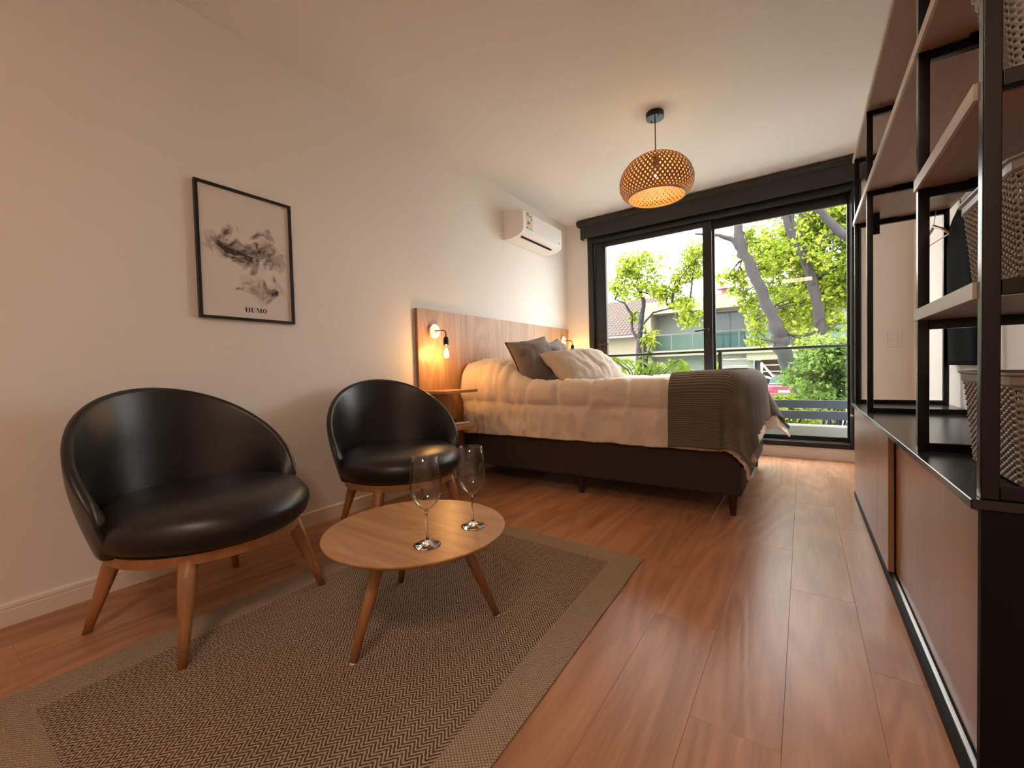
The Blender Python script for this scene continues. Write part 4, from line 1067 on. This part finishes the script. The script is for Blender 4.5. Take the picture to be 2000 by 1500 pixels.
# big tree with two leaning trunks, right half of the window
cl = []
for i in range(64):
    z_ = r.uniform(2.0, 6.2); xm = 1.15 if z_ > 3.9 else (1.45 if z_ > 3.1 else 1.95)
    cl.append(((r.uniform(xm, 4.8), r.uniform(13.9, 16), z_), (.62, .6, .48), 310))
for (x_, z_) in ((.62, 3.45), (.85, 3.05), (1.0, 3.4), (1.15, 2.6), (1.3, 2.1), (1.35, 1.6), (1.1, 4.4), (1.5, 3.6), (2.4, 1.5), (2.9, 1.3), (3.1, 1.9)): cl.append(((x_, 13.6, z_), (.26, .3, .26), 130))
tree('street_tree', 'large tree with two leaning grey trunks outside the right pane', (2.55, 13, GZ),
     [([(2.75, 13, GZ), (2.40, 13, .16), (2.13, 13, .75), (1.92, 13, 1.28), (1.86, 13, 1.68), (1.70, 13, 2.23), (1.41, 13, 3.0), (1.09, 13, 3.86), (.95, 13, 4.6), (.85, 13.1, 5.6)], [.34, .31, .25, .21, .22, .17, .165, .175, .135, .11]),
      ([(1.09, 13, 3.86), (.85, 12.95, 4.25), (.5, 12.9, 4.45), (-.1, 12.9, 4.6)], [.12, .09, .06, .04])],
     cl, .12, 'leaf_bright', 11, 1.5)
tree('back_tree', 'forked grey tree just right of the large leaning tree', (2.9, 13.4, GZ),
     [([(2.95, 13.4, GZ), (2.90, 13.4, .6), (2.77, 13.4, 1.78), (2.66, 13.4, 2.56), (2.50, 13.4, 3.38), (2.28, 13.4, 4.05), (2.17, 13.4, 4.65), (2.15, 13.4, 5.6)], [.26, .22, .16, .145, .14, .15, .075, .06]),
      ([(2.28, 13.4, 4.05), (2.06, 13.35, 4.6), (1.95, 13.3, 5.6)], [.15, .11, .09])],
     [((r.uniform(1.6, 5.5), r.uniform(15.6, 18), r.uniform(2.8, 7.2)), (.9, .8, .6), 240) for i in range(32)], .12, 'leaf_mid', 21, 1.5)
tree('right_tree', 'tree with a thick bare limb entering at the top right of the window', (5.4, 12.5, GZ),
     [([(5.4, 12.5, GZ), (5.0, 12.5, 1.0), (4.3, 12.5, 2.4), (3.6, 12.5, 3.4), (3.15, 12.5, 3.85), (2.75, 12.5, 4.4), (2.4, 12.5, 5.2)], [.3, .28, .2, .15, .13, .11, .08])],
     [((r.uniform(2.6, 5.0), r.uniform(12.5, 14), r.uniform(3.2, 5.5)), (.6, .6, .5), 170) for i in range(10)], .12, 'leaf_bright', 31, 1.5)
# slim tree, left half of the window
cl = [((-1.4, 11, 3.55), (.45, .5, .4), 380), ((-1.75, 11, 3.1), (.35, .4, .35), 260), ((-1.0, 11, 3.45), (.5, .5, .35), 340), ((-1.2, 11, 3.0), (.5, .5, .3), 320), ((-.75, 11, 2.85), (.4, .4, .3), 300),
      ((-.35, 11, 2.75), (.35, .4, .25), 200), ((.0, 11, 2.35), (.35, .4, .25), 240), ((.2, 11, 2.1), (.3, .4, .25), 190), ((.1, 11.2, 3.35), (.4, .4, .35), 330), ((.28, 11.2, 3.65), (.3, .4, .3), 240), ((-.1, 11.2, 3.1), (.3, .3, .2), 130),
      ((-.85, 11, 1.75), (.2, .2, .12), 40), ((-1.3, 11, 2.2), (.2, .2, .2), 50)]
tree('slim_tree', 'slim young tree with curved branches outside the left pane', (-1.16, 11, GZ),
     [([(-1.2, 11, GZ), (-1.19, 11, .45), (-1.13, 11, 1.38), (-1.07, 11, 2.04), (-.98, 11, 2.56), (-1.08, 11, 2.85), (-1.2, 11, 3.4)], [.13, .12, .10, .08, .07, .05, .03]),
      ([(-1.12, 11, 1.55), (-1.30, 11, 1.85), (-1.33, 11, 2.3), (-1.5, 11, 2.6), (-1.75, 11, 2.72)], [.06, .05, .045, .035, .02]),
      ([(-1.09, 11, 1.9), (-.76, 11, 2.27), (-.32, 11, 2.34), (.1, 11, 2.25)], [.035, .03, .022, .012])], cl, .10, 'leaf_bright', 41, 1.5)
# near sapling against the railing: its leaves are large enough to pick apart
sp = empty('garden_sapling', (-.05, 7.9, GZ)); tag(sp, 'fresh green sapling with large leaves just beyond the balcony railing', 'tree')
st = MB(); tips = []
st.tube([(0, 0, 0), (.02, 0, 1.0), (-.02, .02, 1.75)], [.05, .04, .03], 8)
rr_ = np.random.RandomState(77)
for k in range(26):
    tx = rr_.uniform(-.62, .80); tz = 2.55 - .45*abs(tx-.0)/.8 + rr_.uniform(-.55, .1); ty = rr_.uniform(-.3, .3)
    if tx > .35: tz = min(tz, 2.25)
    st.tube([(0, .0, 1.5+rr_.uniform(-.4, .2)), (tx*.5, ty*.5, tz-.22), (tx, ty, tz)], [.014, .010, .005], 6); tips.append((tx, ty, tz))
st.build('stem', 'bark', sp, smooth=True)
lv = [(0, 0, 0), (.28, .20, .05), (.62, .19, .04), (1, 0, -.12), (.62, -.19, .04), (.28, -.20, .05), (.3, 0, 0), (.65, 0, -.01)]
lf = [(0, 1, 6), (1, 2, 7, 6), (2, 3, 7), (3, 4, 7), (4, 5, 6, 7), (5, 0, 6)]
lme = bpy.data.meshes.new('leaf'); lme.from_pydata(lv, [], lf)
lmb = lme.copy()
def simple_leaf(name, c):
    m_ = leafmat(name, c, c); return m_
MATS['leaf_a'] = simple_leaf('leaf_a', (0.135, 0.18, 0.018)); MATS['leaf_b'] = simple_leaf('leaf_b', (0.195, 0.232, 0.03))
lme.materials.append(MATS['leaf_a']); lmb.materials.append(MATS['leaf_b'])
for tx, ty, tz in tips:
    for k in range(9):
        a = 2*PI*k/9+rr_.rand(); o = bpy.data.objects.new('leaf', lme if rr_.rand() < .5 else lmb); COL.objects.link(o); o.parent = sp
        o.location = (tx+rr_.normal()*.03, ty+rr_.normal()*.03, tz+rr_.normal()*.03); s_ = rr_.uniform(.13, .20); o.scale = (s_, s_, s_); o.rotation_euler = (rr_.uniform(-.4, .4), rr_.uniform(.15, .9), a)
# shrubs at the foot of the window
def shrub(label, c, clumps, size, mat, seed):
    t = empty('garden_shrub', (c[0], c[1], GZ)); tag(t, label, 'shrub', 'shrubs beyond the balcony'); r = np.random.RandomState(seed)
    st = MB(); pts = []
    for q, rad, n_ in clumps:
        pts.append(clump((q[0]-c[0], q[1]-c[1], q[2]-GZ), rad, n_, r, 12)); st.tube([(0, 0, 0), ((q[0]-c[0])*.5, (q[1]-c[1])*.5, (q[2]-GZ)*.6), (q[0]-c[0], q[1]-c[1], q[2]-GZ)], [.03, .02, .01], 6)
    st.build('stem', 'bark', t, smooth=True); leaves(np.concatenate(pts), size, 'foliage', mat, t, seed)
r = np.random.RandomState(9)
shrub('bushy green shrub filling the lower right of the window', (2.9, 10.5), [((r.uniform(2.42, 3.7), r.uniform(10, 11.2), r.uniform(-.1, 1.2)), (.42, .4, .30), 520) for i in range(16)], .10, 'leaf_mid', 51)
shrub('shrub at the foot of the large leaning trunk', (2.0, 11.5), [((r.uniform(1.85, 2.5), r.uniform(11.2, 11.8), r.uniform(-.5, .02)), (.3, .3, .22), 260) for i in range(5)], .13, 'leaf_bright', 61)
shrub('shrub below the slim tree at the left pane', (-.9, 10.2), [((r.uniform(-1.7, .4), r.uniform(9.9, 10.6), r.uniform(-.5, .75)), (.4, .35, .28), 300) for i in range(9)], .12, 'leaf_mid', 71)
# clipped hedge before the house's lower wall
shrub('green hedge in front of the cream house', (-4, 26.2), [((-5.6+.5*i, 26.2, r.uniform(-.6, .9)), (.5, .3, .4), 220) for i in range(9)], .22, 'leaf_bright', 81)
